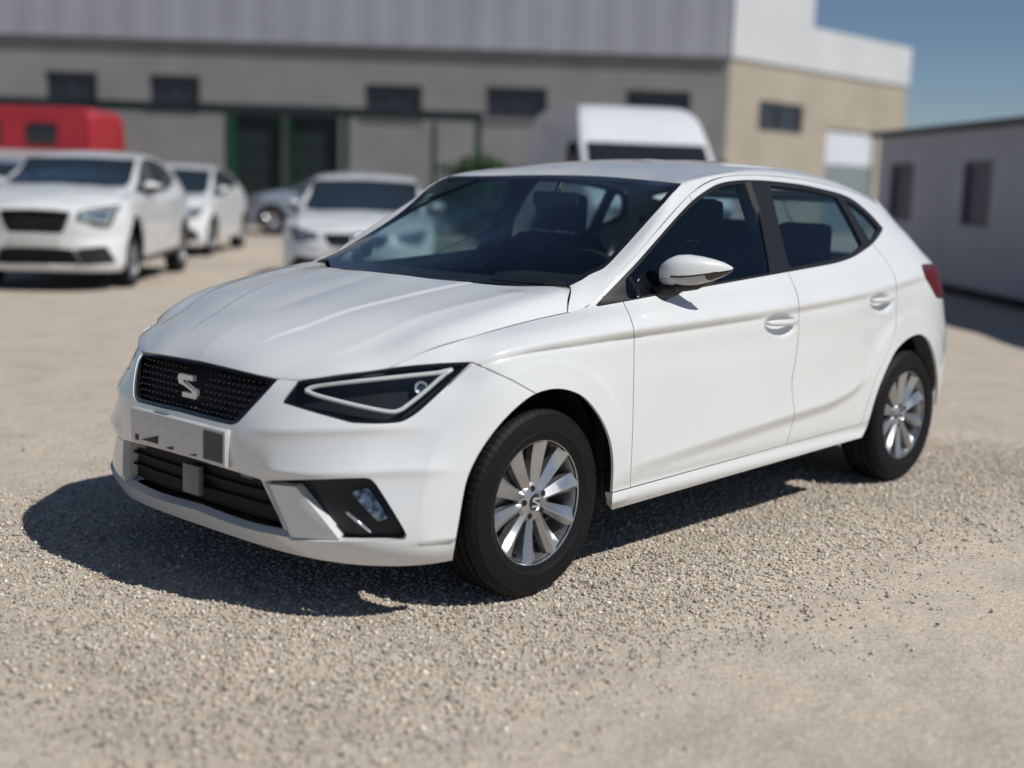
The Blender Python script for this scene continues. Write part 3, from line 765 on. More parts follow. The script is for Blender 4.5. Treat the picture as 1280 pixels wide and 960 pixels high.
        for j, z in enumerate((.320, .365, .410)):
            b = MB(); pts = [(xf(y, z)+.050, y, z) for y in np.linspace(-.47, .47, 25)]
            pp = []; 
            for p in pts: pp += [(p[0]-.010, p[1], p[2]-.0035), (p[0]-.010, p[1], p[2]+.0035), (p[0]+.02, p[1], p[2]+.0035), (p[0]+.02, p[1], p[2]-.0035)]
            fs = [(i*4+k, (i+1)*4+k, (i+1)*4+(k+1) % 4, i*4+(k+1) % 4) for i in range(24) for k in range(4)]
            b.add(pp, fs); putb('slat', b, DARK, lg)
        b = MB(); b.box(-.742, -.722, -.047, .043, .300, .395, bev=.004); putb('radar_cover', b, mat('radar_grey', (.17, .17, .165), .35), lg, True)
        b = MB()
        for y in (-.30, .28): b.box(xf(y, .41)+.018, xf(y, .41)+.03, y-.03, y+.03, .405, .425, bev=.005)
        putb('parking_sensor', b, mat('sensor_grey', (.10, .10, .105), .3), lg, True)
        # plate
        b = MB(); b.box(-.7930, -.784, -.262, .262, .4375, .5485, bev=.003); pl = putb('number_plate', b, PLATE, root, True); pl['label'] = 'blanked number plate'
        b = MB(); b.box(-.7945, -.7928, -.250, -.150, .448, .538); putb('plate_patch', b, PLATE_DARK, pl)
        for tri in ([(.20, .452), (.10, .452), (.10, .480)], [(.06, .447), (.015, .447), (.015, .459)], [(-.07, .447), (-.11, .447), (-.115, .456)], [(.235, .447), (.215, .447), (.215, .466), (.235, .466)]):
            b = MB(); b.prism(tri, -.7942, -.7928, lambda a, c, h: (h, a, c)); putb('plate_print', b, mat('plate_black', (.015, .015, .015), .5), pl)
        b = MB(); b.box(-.7875, -.765, -.2645, .2645, .4350, .5510, bev=.003); putb('plate_holder', b, PLATE, pl, True)
        # fog lamp bay
        fb = pair('fog_lamp_bay', ring.panel(['fog', 'blade', 'fog_lamp'], gap=0, skirt=False, off=-.050), BLACK)
        pair('bumper_blade', ring.panel('blade', gap=.0005, depth=.05, off=-.009), P, fb)
        pair('fog_lamp', ring.panel('fog_lamp', gap=.0005, depth=.04, off=-.030), FOGM, fb)
        pair('fog_lens', ring.panel('fog_lamp', gap=.0005, skirt=False, off=-.022), GLASS_L, fb)
        b = MB(); b.tube(inset(strip, .034), .0045, 6); pair('bright_strip', (np.array(b.v), b.f), CHROME, fb)
    else:
        b = MB(); b.box(-.80, -.785, -.26, .26, .44, .55, bev=.003); putb('number_plate', b, mat('plate_white', (.62, .62, .60), .4), root, True)
        pair('fog_lamp_bay', ring.panel('fog', gap=.0, depth=.01, off=-.02), BLACK)
    # wheel housings, floor
    for xc, zc in ((-.02, .318), (2.50, .325)):
        n = 28
        for s in (-1, 1):
            b = MB(); co = []; fs = []
            for i in range(n+1):
                th = -.10+(math.pi+.2)*i/n
                for yy in (.845-.075*abs(math.cos(th))-(.03 if xc > 1 and math.cos(th) > .3 else 0), .48): co.append((xc+.388*math.cos(th), s*yy, zc+.388*math.sin(th)))
            for i in range(n): fs.append((2*i, 2*i+1, 2*i+3, 2*i+2))
            b.add(co, fs); b.box(xc-.39, xc+.39, s*.47-.01, s*.47+.01, .22, .70)
            putb('wheel_housing', b, DARK, root, True)
    b = MB(); b.box(.37, 2.10, -.77, .77, .235, .345); b.box(-.60, .37, -.46, .46, .20, .36); b.box(2.10, 3.02, -.46, .46, .22, .40); b.box(-.62, -.42, -.50, .50, .215, .235); putb('floor_pan', b, DARK)
    # mirrors
    sec = [(-.792, .690, 1.020, .046, .040), (-.815, .694, 1.024, .060, .052), (-.84, .702, 1.029, .067, .058), (-.87, .716, 1.033, .068, .056), (-.905, .738, 1.036, .062, .048), (-.935, .762, 1.039, .052, .037), (-.96, .786, 1.041, .038, .025), (-.976, .806, 1.042, .022, .012), (-.983, .818, 1.043, .005, .003)]
    n = 26; co = []
    for y, xc, zc, rx, rz in sec:
        for k in range(n):
            th = 2*math.pi*k/n; c, s = math.cos(th), math.sin(th)
            sx = math.copysign(abs(c)**.85, c)*rx*(1.0 if c < 0 else .55); sz = math.copysign(abs(s)**.80, s)*rz*(1.0 if s > 0 else 1.05)
            co.append((xc+sx, y, zc+sz))
    fsC, fsL, fsB = [], [], []
    m_ = len(sec)
    for i in range(m_-1):
        for k in range(n):
            k2 = (k+1) % n; f = (i*n+k, (i+1)*n+k, (i+1)*n+k2, i*n+k2); th = 2*math.pi*(k+.5)/n; s = math.sin(th); c = math.cos(th)
            if s > -.22 and not (c > .55): fsC.append(f)
            elif c < .15 and i < 5: fsL.append(f)
            else: fsB.append(f)
    fsB.append(tuple(range(n)))
    co = np.array(co)
    def sub(fs):
        u = sorted(set(i for f in fs for i in f)); mp = {a: i for i, a in enumerate(u)}
        return co[u], [tuple(mp[i] for i in f) for f in fs]
    mc = pair('door_mirror', sub(fsC), P, smooth=True)
    pair('mirror_lower_shell', sub(fsL), PAINT_GREY if full else BLACK, mc, smooth=True)
    pair('mirror_back_shell', sub(fsB), BLACK_GLOSS, mc, smooth=True)
    b = MB(); b.tube([(.70, -.865, .985), (.675, -.84, .968), (.655, -.815, .955), (.64, -.785, .945)], [.018, .024, .027, .028], 12); b.tube([(.66, -.845, .972), (.735, -.885, .985), (.79, -.925, 1.008)], [.017, .020, .012], 10)
    pair('mirror_foot', (np.array(b.v), b.f), BLACK, mc, smooth=True)
    b = MB(); b.tube([(.6375, -.845, 1.012), (.652, -.872, 1.013), (.681, -.905, 1.018), (.714, -.935, 1.025), (.75, -.96, 1.033)], [.003, .004, .004, .0035, .002], 6)
    pair('mirror_slit', (np.array(b.v), b.f), BLACK, mc, smooth=True)
    for nm, doors in (('front_door', fd), ('rear_door', rd)):
        if full:
            p0, p1, p2 = hand[nm]; nn = np.array(ring_n(p1)); k = 1 if nm == 'front_door' else 1.0
            pts = []
            for t in np.linspace(0, 1, 9):
                p = p0*(1-t)+p2*t+nn*(.004+.014*math.sin(math.pi*t)); pts.append(p+np.array([0, 0, .004]))
            b = MB(); rr = [.007, .0105, .0125, .013, .013, .013, .0125, .0105, .007]; b.tube(pts, rr, 10)
            v = np.array(b.v); 
            pair('door_handle', (v, b.f), P, doors, smooth=True)
    if full:
        # cabin
        b = MB(); 
        for s in (-1, 1): b.box(.36, 2.30, s*.755-.012, s*.755+.012, .33, .915)
        b.box(.30, 2.9, -.75, .75, .345, .365); putb('cabin_lining', b, DASHM)
        prof = [(.22, .925), (.33, .955), (.50, .968), (.66, .952), (.72, .915), (.74, .83), (.72, .70), (.66, .60), (.5, .56), (.2, .56)]
        b = MB(); b.prism(prof, -.60, .60, lambda a, c, h: (a, h, c)); b.prism([(.40, .965), (.46, .99), (.62, .99), (.70, .95)], -.50, -.20, lambda a, c, h: (a, h, c)); putb('dashboard', b, DASHM)
        b = MB(); o = Vector((.86, -.36, .90)); ax = Vector((.86, 0, .42)).normalized(); e1 = Vector((0, 1, 0)); e2 = ax.cross(e1)
        b.tube([tuple(o+(e1*math.cos(t)+e2*math.sin(t))*.182) for t in np.linspace(0, 2*math.pi, 33)], .015, 8, cap=False)
        for t in (0, math.pi, -math.pi/2): b.tube([tuple(o), tuple(o+(e1*math.cos(t)+e2*math.sin(t))*.175)], .016, 6)
        b.tube([tuple(o), tuple(o-ax*.18)], .04, 10); putb('steering_wheel', b, DASHM, root, True)
        def seat(x, y, w, top, head=True):
            prof = [(x-.42, .44), (x-.44, .56), (x-.38, .60), (x-.02, .575), (x+.06, .66), (x+.13, .85), (x+.19, top), (x+.25, top+.005), (x+.29, top-.04), (x+.22, .70), (x+.16, .46)]
            b = MB(); hw = w/2
            P2 = smooth_poly(prof, (), 3)
            rows = []
            for t, k_, dz in ((-1, .90, 0), (-.85, .985, 0), (-.45, 1, 0), (0, 1, 0), (.45, 1, 0), (.85, .985, 0), (1, .90, 0)):
                c0 = P2.mean(0); rows.append([(c0[0]+(a-c0[0])*k_, y+t*hw, c0[1]+(c-c0[1])*k_) for a, c in P2])
            m_ = len(P2); cc = [p for r_ in rows for p in r_]; ff = [(i*m_+j, (i+1)*m_+j, (i+1)*m_+(j+1) % m_, i*m_+(j+1) % m_) for i in range(6) for j in range(m_)]
            ff += [tuple(range(m_))[::-1], tuple(range(6*m_, 7*m_))]; b.add(cc, ff)
            o = putb('seat', b, FABRIC, root, True, 50)
            return o
        def headrest(o, x, y, z):
            b = MB(); b.box(x-.05, x+.05, y-.125, y+.125, z-.085, z+.085, bev=.035); b.tube([(x, y-.05, z-.18), (x, y-.05, z-.06)], .006, 6); b.tube([(x, y+.05, z-.18), (x, y+.05, z-.06)], .006, 6)
            putb('headrest', b, FABRIC, o, True, 60)
        for y in (-.36, .36): o = seat(1.22, y, .50, 1.09); headrest(o, 1.46, y, 1.19)
        o = seat(2.06, 0, 1.26, 1.0); 
        for y in (-.40, 0, .40): headrest(o, 2.30, y, 1.09)
        b = MB(); b.box(.985, 1.012, -.115, .115, 1.225, 1.285, bev=.012); b.tube([(1.0, 0, 1.28), (1.03, 0, 1.32)], .012, 8); putb('rear_view_mirror', b, BLACK, root, True)
        co, fs = roof.panel('rest', skirt=False, off=-.022); keep = [f for f in fs if co[list(f), 0].min() > 1.10]
        put('headliner', both(co, keep), mat('headliner_cloth', (.30, .30, .29), .9))
        for s in (-1, 1):
            b = MB(); b.tube([(1.44, s*.75, .90), (1.47, s*.73, 1.02), (1.42, s*.615, 1.34)], [.045, .04, .035], 8); putb('pillar_trim', b, DASHM, root, True)
    else:
        b = MB(); b.box(.45, 2.7, -.60, .60, .4, .95); putb('cabin_lining', b, DARK)
    wm = wheels
    for x, far in ((0, 0), (2.564, 0), (0, 1), (2.564, 1)):
        c = np.array([[x, .7455 if far else -.7455, .309]])
        if warp is not None: c = wf(c); c[0, 2] = wr-.002
        add_wheel(root, wm, tuple(c[0]), far, .10 if x == 0 else -.05)
    for s in (ring, rearS, hood, roof): s.bm.free()
# ------------------------------------------------------------------ ground
FH = np.array([math.cos(YAW), math.sin(YAW), 0]); RH = np.array([math.sin(YAW), -math.cos(YAW), 0])
def fr(a, b, z=0.):
    """a metres to the right, b metres ahead of the photographer's spot, z up"""
    p = CAM+RH*a+FH*b; return (p[0], p[1], z)
def gravel_material():
    m = D.materials.new('gravel'); m.use_nodes = True; nt = m.node_tree; L = nt.links.new; b = nt.nodes['Principled BSDF']
    b.inputs['Roughness'].default_value = .95; b.inputs['Specular IOR Level'].default_value = .15
    tc = nt.nodes.new('ShaderNodeTexCoord')
    def noise(sc, det, rough=.55):
        n = nt.nodes.new('ShaderNodeTexNoise'); n.inputs['Scale'].default_value = sc; n.inputs['Detail'].default_value = det; n.inputs['Roughness'].default_value = rough
        L(tc.outputs['Object'], n.inputs['Vector']); return n
    def ramp(src, stops):
        r = nt.nodes.new('ShaderNodeValToRGB'); e = r.color_ramp.elements
        while len(e) < len(stops): e.new(.5)
        for i, (p, c) in enumerate(stops): e[i].position = p; e[i].color = (*c, 1)
        L(src, r.inputs[0]); return r
    def mix(mode, f, a, c):
        x = nt.nodes.new('ShaderNodeMix'); x.data_type = 'RGBA'; x.blend_type = mode; x.inputs['Factor'].default_value = f
        L(a, x.inputs['A']); L(c, x.inputs['B']); return x.outputs['Result']
    big = ramp(noise(.55, 5).outputs['Fac'], [(.30, (.49, .43, .36)), (.50, (.56, .485, .402)), (.72, (.515, .465, .393))])
    mid = ramp(noise(3.2, 6, .6).outputs['Fac'], [(.32, (.84, .83, .83)), (.5, (1, 1, 1)), (.70, (1.08, 1.06, 1.02))])
    c = mix('MULTIPLY', .8, big.outputs[0], mid.outputs[0])
    vo = nt.nodes.new('ShaderNodeTexVoronoi'); vo.inputs['Scale'].default_value = 95; L(tc.outputs['Object'], vo.inputs['Vector'])
    sep = nt.nodes.new('ShaderNodeSeparateColor'); L(vo.outputs['Color'], sep.inputs[0])
    st = ramp(sep.outputs[0], [(.0, (.58, .57, .56)), (.3, (.88, .87, .86)), (.7, (1.05, 1.03, 1.0)), (1., (1.4, 1.37, 1.32))])
    c = mix('MULTIPLY', .45, c, st.outputs[0])
    L(c, b.inputs['Base Color'])
    dist = nt.nodes.new('ShaderNodeMath'); dist.operation = 'MULTIPLY'; dist.inputs[1].default_value = -1; L(vo.outputs['Distance'], dist.inputs[0])
    bp = nt.nodes.new('ShaderNodeBump'); bp.inputs['Strength'].default_value = .42; bp.inputs['Distance'].default_value = .006; L(dist.outputs[0], bp.inputs['Height'])
    n2 = noise(9, 6); b2 = nt.nodes.new('ShaderNodeBump'); b2.inputs['Strength'].default_value = .5; b2.inputs['Distance'].default_value = .03; L(n2.outputs['Fac'], b2.inputs['Height'])
    L(bp.outputs[0], b2.inputs['Normal']); L(b2.outputs[0], b.inputs['Normal'])
    return m
GRAVEL = gravel_material()
def ground_sheet():
    # finer near the car with a gentle unevenness, one sheet out to the horizon
    xs = np.unique(np.concatenate([np.linspace(-600, -12, 12), np.linspace(-12, 30, 120), np.linspace(30, 700, 14)]))
    ys = np.unique(np.concatenate([np.linspace(-600, -12, 12), np.linspace(-12, 30, 120), np.linspace(30, 700, 14)]))
    X, Y = np.meshgrid(xs, ys, indexing='ij')
    Z = .012*np.sin(X*1.7+.6*np.sin(Y*1.1))*np.cos(Y*1.3+.5)+.008*np.sin(X*3.9+Y*2.2)
    flat = 1-np.exp(-((np.maximum(0, np.abs(X-1.2)-2.2))**2+(np.maximum(0, np.abs(Y)-1.2))**2)/.6)
    far = np.exp(-(np.hypot(X, Y)/40)**4)
    Z = Z*flat*far-.002
    P = np.stack([X, Y, Z], -1); b = MB(); b.sheet(P); b.f = [f[::-1] for f in b.f]
    o = b.build('ground', GRAVEL, smooth=True, angle=60); o['kind'] = 'structure'
    return o
gsheet = ground_sheet()
def pebbles(n, name):
    """loose stones lying round the car, one mesh"""
    base = np.array([(1, 0, 0), (-1, 0, 0), (0, 1, 0), (0, -1, 0), (0, 0, 1), (0, 0, -.6)], float)
    tri = np.array([(0, 2, 4), (2, 1, 4), (1, 3, 4), (3, 0, 4), (2, 0, 5), (1, 2, 5), (3, 1, 5), (0, 3, 5)])
    rng = np.random.default_rng(3)
    m = n*5
    x = rng.uniform(-2.6, 5.2, m); y = rng.uniform(-2.6, 2.6, m)
    q = np.exp(-(np.maximum(0, np.abs(x-1.2)-2.1)/.6)**2)*np.exp(-(np.maximum(0, np.abs(y)-1.05)/.38)**2)
    k = rng.uniform(0, 1, m) < .008+.992*q; x, y = x[k][:n], y[k][:n]; n = len(x)
    s = rng.gamma(3.2, .0013, n)+.0022; s = np.minimum(s, .014)
    z = -.002+s*.25
    R = rng.normal(size=(n, 4)); R /= np.linalg.norm(R, axis=1, keepdims=True); w, a, b, c = R.T
    M = np.stack([1-2*(b*b+c*c), 2*(a*b-c*w), 2*(a*c+b*w), 2*(a*b+c*w), 1-2*(a*a+c*c), 2*(b*c-a*w), 2*(a*c-b*w), 2*(b*c+a*w), 1-2*(a*a+b*b)], -1).reshape(n, 3, 3)
    v = base[None]*(1+rng.normal(0, .22, (n, 6, 1)))*(s[:, None, None]*np.stack([np.ones(n), rng.uniform(.6, 1, n), rng.uniform(.45, .8, n)], -1)[:, None, :])
    v = np.einsum('nij,nkj->nki', M, v); v[..., 2] *= .75; v += np.stack([x, y, z], -1)[:, None, :]
    f = (tri[None]+6*np.arange(n)[:, None, None]).reshape(-1, 3)
    me = D.meshes.new(name); me.vertices.add(n*6); me.vertices.foreach_set('co', v.reshape(-1).astype(np.float32))
    me.loops.add(len(f)*3); me.loops.foreach_set('vertex_index', f.reshape(-1).astype(np.int32))
    me.polygons.add(len(f)); me.polygons.foreach_set('loop_start', np.arange(0, len(f)*3, 3, dtype=np.int32)); 
    at = me.attributes.new('tone', 'FLOAT_COLOR', 'POINT')
    t = np.clip(rng.normal(1.0, .26, n), .45, 1.7); hue = rng.normal(0, .05, n)
    colr = np.stack([.58*t*(1+hue), .51*t, .425*t*(1-hue), np.ones(n)], -1)
    at.data.foreach_set('color', np.repeat(colr, 6, axis=0).reshape(-1).astype(np.float32))
    me.update(calc_edges=True); me.validate()
    m_ = D.materials.new('pebble'); m_.use_nodes = True; nb = m_.node_tree.nodes['Principled BSDF']; nb.inputs['Roughness'].default_value = .85; nb.inputs['Specular IOR Level'].default_value = .25
    an = m_.node_tree.nodes.new('ShaderNodeAttribute'); an.attribute_name = 'tone'; m_.node_tree.links.new(an.outputs['Color'], nb.inputs['Base Color'])
    me.materials.append(m_)
    o = D.objects.new(name, me); COL.objects.link(o); tag(o, 'loose pale gravel chips strewn round the parked hatchback', 'gravel', kind='stuff')
    return o
pebbles(120000, 'gravel')

# ------------------------------------------------------------------ warehouse behind
W_SHADED = mat('shade_grey_render', (.25, .248, .243), .9, noise=(.9, .10, 5), bump=(30, .2, .01))  # front wall: its shade is put into the colour as a darker grey
W_SAND = mat('sand_render', (.40, .355, .285), .9, noise=(.8, .10, 5), bump=(30, .2, .01))
CLAD = mat('grey_cladding', (.38, .39, .42), .5, metal=.2, noise=(.6, .06, 4))
CLAD_W = mat('white_cladding', (.62, .63, .64), .5, noise=(.6, .05, 4))
PANE = mat('dark_pane', (.020, .022, .030), .12, coat=.4)
FRAME = mat('window_frame', (.06, .06, .07), .5)
DOORW = mat('white_door', (.66, .69, .74), .5, noise=(2, .04, 3))
GREEN = mat('green_steel', (.008, .050, .027), .5, noise=(6, .2, 4))
GREEN_D = mat('dark_green_sheet', (.010, .022, .022), .6, noise=(3, .25, 4))
b0 = 36.0
KX = fr(5.60, b0)
bld = empty('warehouse', fr(-4, b0), 0, 'long two-storey warehouse with shade-darkened grey and sand walls, high windows and metal parapet', 'building')
def put_w(b, name, m, parent, smooth=False):
    o = b.build(name, m, parent, smooth); 
    if parent.parent is None: o.matrix_parent_inverse = Matrix.Translation(-parent.location)
    return o
def slab(b, a0, a1, z0, z1, d0, d1):
    """box on the front wall: d metres in front of the wall plane"""
    co = [fr(a, b0-d, z) for z in (z0, z1) for d in (d1, d0) for a in (a0, a1)]
    b.add(co, [(0, 2, 3, 1), (4, 5, 7, 6), (0, 1, 5, 4), (2, 6, 7, 3), (0, 4, 6, 2), (1, 3, 7, 5)]); return b
wins = [(-12.905, -11.49, 3.025, 3.87), (-10.09, -8.71, 3.01, 3.855), (-4.245, -2.69, 2.925, 3.79), (-.955, .70, 2.99, 3.83), (2.83, 4.58, 3.02, 3.86), (-16.0, -14.6, 3.03, 3.87)]
doors = [(-7.84, -6.45), (-6.35, -4.90)]
# wall with real openings: columns between the openings
def wall_grid(cuts_a, zs, hole):
    b = MB()
    for i in range(len(cuts_a)-1):
        for j in range(len(zs)-1):
            if hole((cuts_a[i]+cuts_a[i+1])/2, (zs[j]+zs[j+1])/2): continue
            slab(b, cuts_a[i], cuts_a[i+1], zs[j], zs[j+1], -.25, 0)
    return b
ca = sorted(set([-24., 5.60]+[v for w in wins for v in w[:2]]+[v for d in doors for v in d]))
zz = sorted(set([0., 3.14, 4.82]+[v for w in wins for v in w[2:]]))
hole = lambda a, z: any(w[0] < a < w[1] and w[2] < z < w[3] for w in wins) or any(d[0] < a < d[1] and z < 3.14 for d in doors)
put_w(wall_grid(ca, zz, hole), 'wall', W_SHADED, bld)
for w in wins:
    b = MB(); t = .07
    for q in ((w[0], w[1], w[2], w[2]+t), (w[0], w[1], w[3]-t, w[3]), (w[0], w[0]+t, w[2]+t, w[3]-t), (w[1]-t, w[1], w[2]+t, w[3]-t), ((w[0]+w[1])/2-.03, (w[0]+w[1])/2+.03, w[2]+t, w[3]-t)): slab(b, *q, -.16, -.10)
    wo_ = put_w(b, 'window', FRAME, bld)
    b = MB(); slab(b, w[0]+.02, w[1]-.02, w[2]+.02, w[3]-.02, -.20, -.17); put_w(b, 'pane', PANE, wo_)
    b = MB(); slab(b, w[0]-.06, w[1]+.06, w[2]-.07, w[2]-.002, -.02, .06); put_w(b, 'sill', W_SHADED, wo_)
for d in doors:
    b = MB()
    for j in range(9): slab(b, d[0]+.06, d[1]-.06, j*.345, j*.345+.345, -.22, -.17-.012*(j % 2))
    o = put_w(b, 'dark_door', GREEN_D, bld); o['label'] = 'dark ribbed warehouse door'
    b = MB(); slab(b, d[0], d[0]+.09, 0, 3.14, -.12, .05); slab(b, d[0]+.09, d[1], 3.05, 3.14, -.12, .05); slab(b, d[1]-.05, d[1], 0, 3.05, -.12, .03); put_w(b, 'door_frame', GREEN, o)
# corrugated parapet
def corrug(p0, p1, z0, z1a, z1b, pitch, name, m, nrm):
    p0 = np.array(p0[:2]); p1 = np.array(p1[:2]); Lg = np.linalg.norm(p1-p0); u = (p1-p0)/Lg; n = int(Lg/pitch)
    b = MB(); pts = []
    for i in range(n):
        for k, h in ((0, 0), (.42, 0), (.50, .014), (.92, .014)): pts.append(((i+k)/n, h))
    pts.append((1., 0))
    co = []
    for t, h in pts:
        q = p0+u*Lg*t+np.array(nrm)*h
        co += [(q[0], q[1], z0), (q[0], q[1], z1a+(z1b-z1a)*t)]
    b.add(co, [(2*i, 2*i+2, 2*i+3, 2*i+1) for i in range(len(pts)-1)])
    return put_w(b, name, m, bld)
nf = -FH[:2]
corrug(fr(-24, b0-.12), fr(5.55, b0-.12), 4.78, 8.2, 8.2, .9, 'parapet_cladding', CLAD, nf)
b = MB(); slab(b, -24, 5.60, 4.72, 4.78, .0, .135); put_w(b, 'cladding_flashing', FRAME, bld)
# sunlit end wall, running along x
ky = KX[1]; x0, x1 = KX[0], 37.85
b = MB()
w2 = (28.906, 31.32, 2.95, 3.78); dr = (32.80, 35.90, 0., 3.21)
ca2 = sorted([x0, x1, w2[0], w2[1], dr[0], dr[1]]); z2 = sorted([0., 2.95, 3.78, 3.21, 4.85])
for i in range(len(ca2)-1):
    for j in range(len(z2)-1):
        a, z = (ca2[i]+ca2[i+1])/2, (z2[j]+z2[j+1])/2
        if (w2[0] < a < w2[1] and w2[2] < z < w2[3]) or (dr[0] < a < dr[1] and z < dr[3]): continue
        b.box(ca2[i], ca2[i+1], ky, ky+.25, z2[j], z2[j+1])
put_w(b, 'end_wall', W_SAND, bld)
b = MB(); b.box(w2[0]+.002, w2[1]-.002, ky+.10, ky+.15, w2[2]+.002, w2[3]-.002); wo_ = put_w(b, 'window', PANE, bld)
b = MB()
for q in ((w2[0], w2[1], w2[2], w2[2]+.08), (w2[0], w2[1], w2[3]-.08, w2[3]), (w2[0], w2[0]+.08, w2[2]+.08, w2[3]-.08), (w2[1]-.08, w2[1], w2[2]+.08, w2[3]-.08), ((w2[0]+w2[1])/2-.04, (w2[0]+w2[1])/2+.04, w2[2]+.08, w2[3]-.08)): b.box(q[0], q[1], ky+.05, ky+.095, q[2], q[3])
put_w(b, 'window_frame', FRAME, wo_)
b = MB(); b.box(dr[0]+.05, dr[1]-.05, ky+.08, ky+.14, 2.15, dr[3]-.04); sd = put_w(b, 'loading_door', DOORW, bld)
b = MB()
for j in range(14): b.box(dr[0]+.05+j*.214, dr[0]+.05+j*.214+.20, ky+.06, ky+.12, 0, 2.14)
put_w(b, 'door_leaf', mat('pale_green_metal', (.22, .27, .27), .5), sd)
corrug((x0-.02, ky-.06), (31.5, ky-.06), 4.80, 8.2, 8.2, .6, 'white_parapet_cladding', CLAD_W, (0, -1))
corrug((31.5, ky-.06), (x1, ky-.06), 4.80, 6.02, 6.02, .6, 'white_parapet_cladding', CLAD_W, (0, -1))
b = MB(); b.box(31.3, 31.5, ky+.02, ky+12, 4.9, 8.2); b.box(x1-.2, x1, ky+.26, ky+14, 0, 4.84); b.box(x1-.2, x1, ky+.02, ky+14, 4.86, 6.0); put_w(b, 'return_wall', CLAD_W, bld)
b = MB(); b.box(x0+.3, x1-.25, ky+.30, ky+14, 4.4, 4.7); put_w(b, 'flat_roof', FRAME, bld)

# ------------------------------------------------------------------ low cabin on the right
cw = mat('cabin_grey', (.42, .42, .46), .8, noise=(1.2, .08, 5))
A0 = np.array(fr(6.30, 11.0)[:2]); A1 = np.array(fr(5.72, 21.0)[:2]); u = (A1-A0)/np.linalg.norm(A1-A0); nrm = np.array([-u[1], u[0]])
if nrm @ (CAM[:2]-A0) < 0: nrm = -nrm
Lc = np.linalg.norm(A1-A0)
cab = empty('site_cabin', (A0[0], A0[1], 0), 0, 'low grey cabin wall with two dark upright windows and thin flat roof', 'cabin')
def cb(b, s0, s1, d0, d1, z0, z1):
    co = []
    for z in (z0, z1):
        for d in (d0, d1):
            for s in (s0, s1): q = A0+u*s+nrm*d; co.append((q[0], q[1], z))
    b.add(co, [(0, 2, 3, 1), (4, 5, 7, 6), (0, 1, 5, 4), (2, 6, 7, 3), (0, 4, 6, 2), (1, 3, 7, 5)]); return b
def put_c(b, name, m, parent=cab): 
    
    o = b.build(name, m, parent)
    if parent is cab: o.matrix_parent_inverse = Matrix.Translation(-cab.location)
    return o
def s_at(px, z):                                  # where a pixel column meets the cabin wall
    v = ray(np.array([px, 245.])); num = (A0-CAM[:2]) @ nrm; t = num/(v[:2] @ nrm); return ((CAM[:2]+v[:2]*t)-A0) @ u
cwin = [(s_at(1140, 0), s_at(1112, 0)), (s_at(1238, 0), s_at(1203, 0))]
cwin = [tuple(sorted(w)) for w in cwin]
ss = sorted([-3., Lc]+[v for w in cwin for v in w])
b = MB()
for i in range(len(ss)-1):
    m_ = (ss[i]+ss[i+1])/2
    if any(w[0] < m_ < w[1] for w in cwin): cb(b, ss[i], ss[i+1], -.12, 0, .12, .92); cb(b, ss[i], ss[i+1], -.12, 0, 1.78, 2.18)
    else: cb(b, ss[i], ss[i+1], -.12, 0, .12, 2.18)
cb(b, Lc-.1, Lc, -2.4, -.121, .12, 2.18); cb(b, -3, Lc, -2.5, -2.4, .12, 2.18)
put_c(b, 'wall', cw)
for w in cwin:
    b = MB(); cb(b, w[0]+.02, w[1]-.02, -.10, -.06, .94, 1.76); o = put_c(b, 'window', mat('cabin_shutter', (.10, .10, .125), .5))
    b = MB()
    for q in ((w[0], w[0]+.05, .92, 1.78), (w[1]-.05, w[1], .92, 1.78), (w[0]+.05, w[1]-.05, .92, .97), (w[0]+.05, w[1]-.05, 1.73, 1.78)): cb(b, q[0], q[1], -.055, .01, q[2], q[3])
    put_c(b, 'window_frame', mat('cabin_frame', (.14, .14, .16), .5), o)
b = MB(); cb(b, -3.1, Lc+.12, -2.6, .14, 2.182, 2.27); put_c(b, 'roof', mat('cabin_roof', (.09, .09, .10), .7))
b = MB(); cb(b, -3, Lc, -2.4, -.05, .0, .118); put_c(b, 'plinth', DARK)
b = MB(); cb(b, 1.2, 3.2, -.9, -.2, 2.28, 2.50); o = put_c(b, 'roof_unit', FRAME)

# ------------------------------------------------------------------ green frame, fence, hedge
bf = 30.0
def fb_(b, a0, a1, z0, z1, d0, d1, bb=bf):
    co = [fr(a, bb+d, z) for z in (z0, z1) for d in (d0, d1) for a in (a0, a1)]
    b.add(co, [(0, 2, 3, 1), (4, 5, 7, 6), (0, 1, 5, 4), (2, 6, 7, 3), (0, 4, 6, 2), (1, 3, 7, 5)]); return b
def put_f(b, name, m, parent, smooth=False):
    o = b.build(name, m, parent, smooth); o.matrix_parent_inverse = Matrix.Translation(-parent.location); return o
fa = lambda px, bb: (px-640)/FPX*bb*1.0
gc = empty('carport_frame', fr(-6, bf), 0, 'long dark green steel carport beam on slim posts in front of warehouse', 'frame')
b = MB(); fb_(b, -13.5, -.85, 2.62, 2.84, -.08, .08); put_f(b, 'beam', GREEN_D, gc)
for a in (-11.9, -6.62, -3.95, -.95):
    b = MB(); fb_(b, a-.07, a+.07, 0, 2.618, -.07, .07); put_f(b, 'post', GREEN, gc)
fn = empty('green_fence', fr(0, 27), 0, 'green upright-bar metal fence between parked cars and van', 'fence')
b = MB(); fb_(b, -1.7, 2.4, .20, .26, -.02, .02, 27); put_f(b, 'rail', GREEN, fn)
b = MB(); fb_(b, -1.7, 2.4, 1.50, 1.56, -.02, .02, 27); put_f(b, 'rail', GREEN, fn)
for i in range(34):
    b = MB(); a = -1.62+i*.12; fb_(b, a, a+.045, .08, 1.66, .022, .045, 27); put_f(b, 'bar', GREEN, fn)
for a in (-1.75, .30, 2.40):
    b = MB(); fb_(b, a-.05, a+.05, 0, 2.45 if a < 0 else 1.72, -.05, .018, 27); put_f(b, 'post', GREEN, fn)
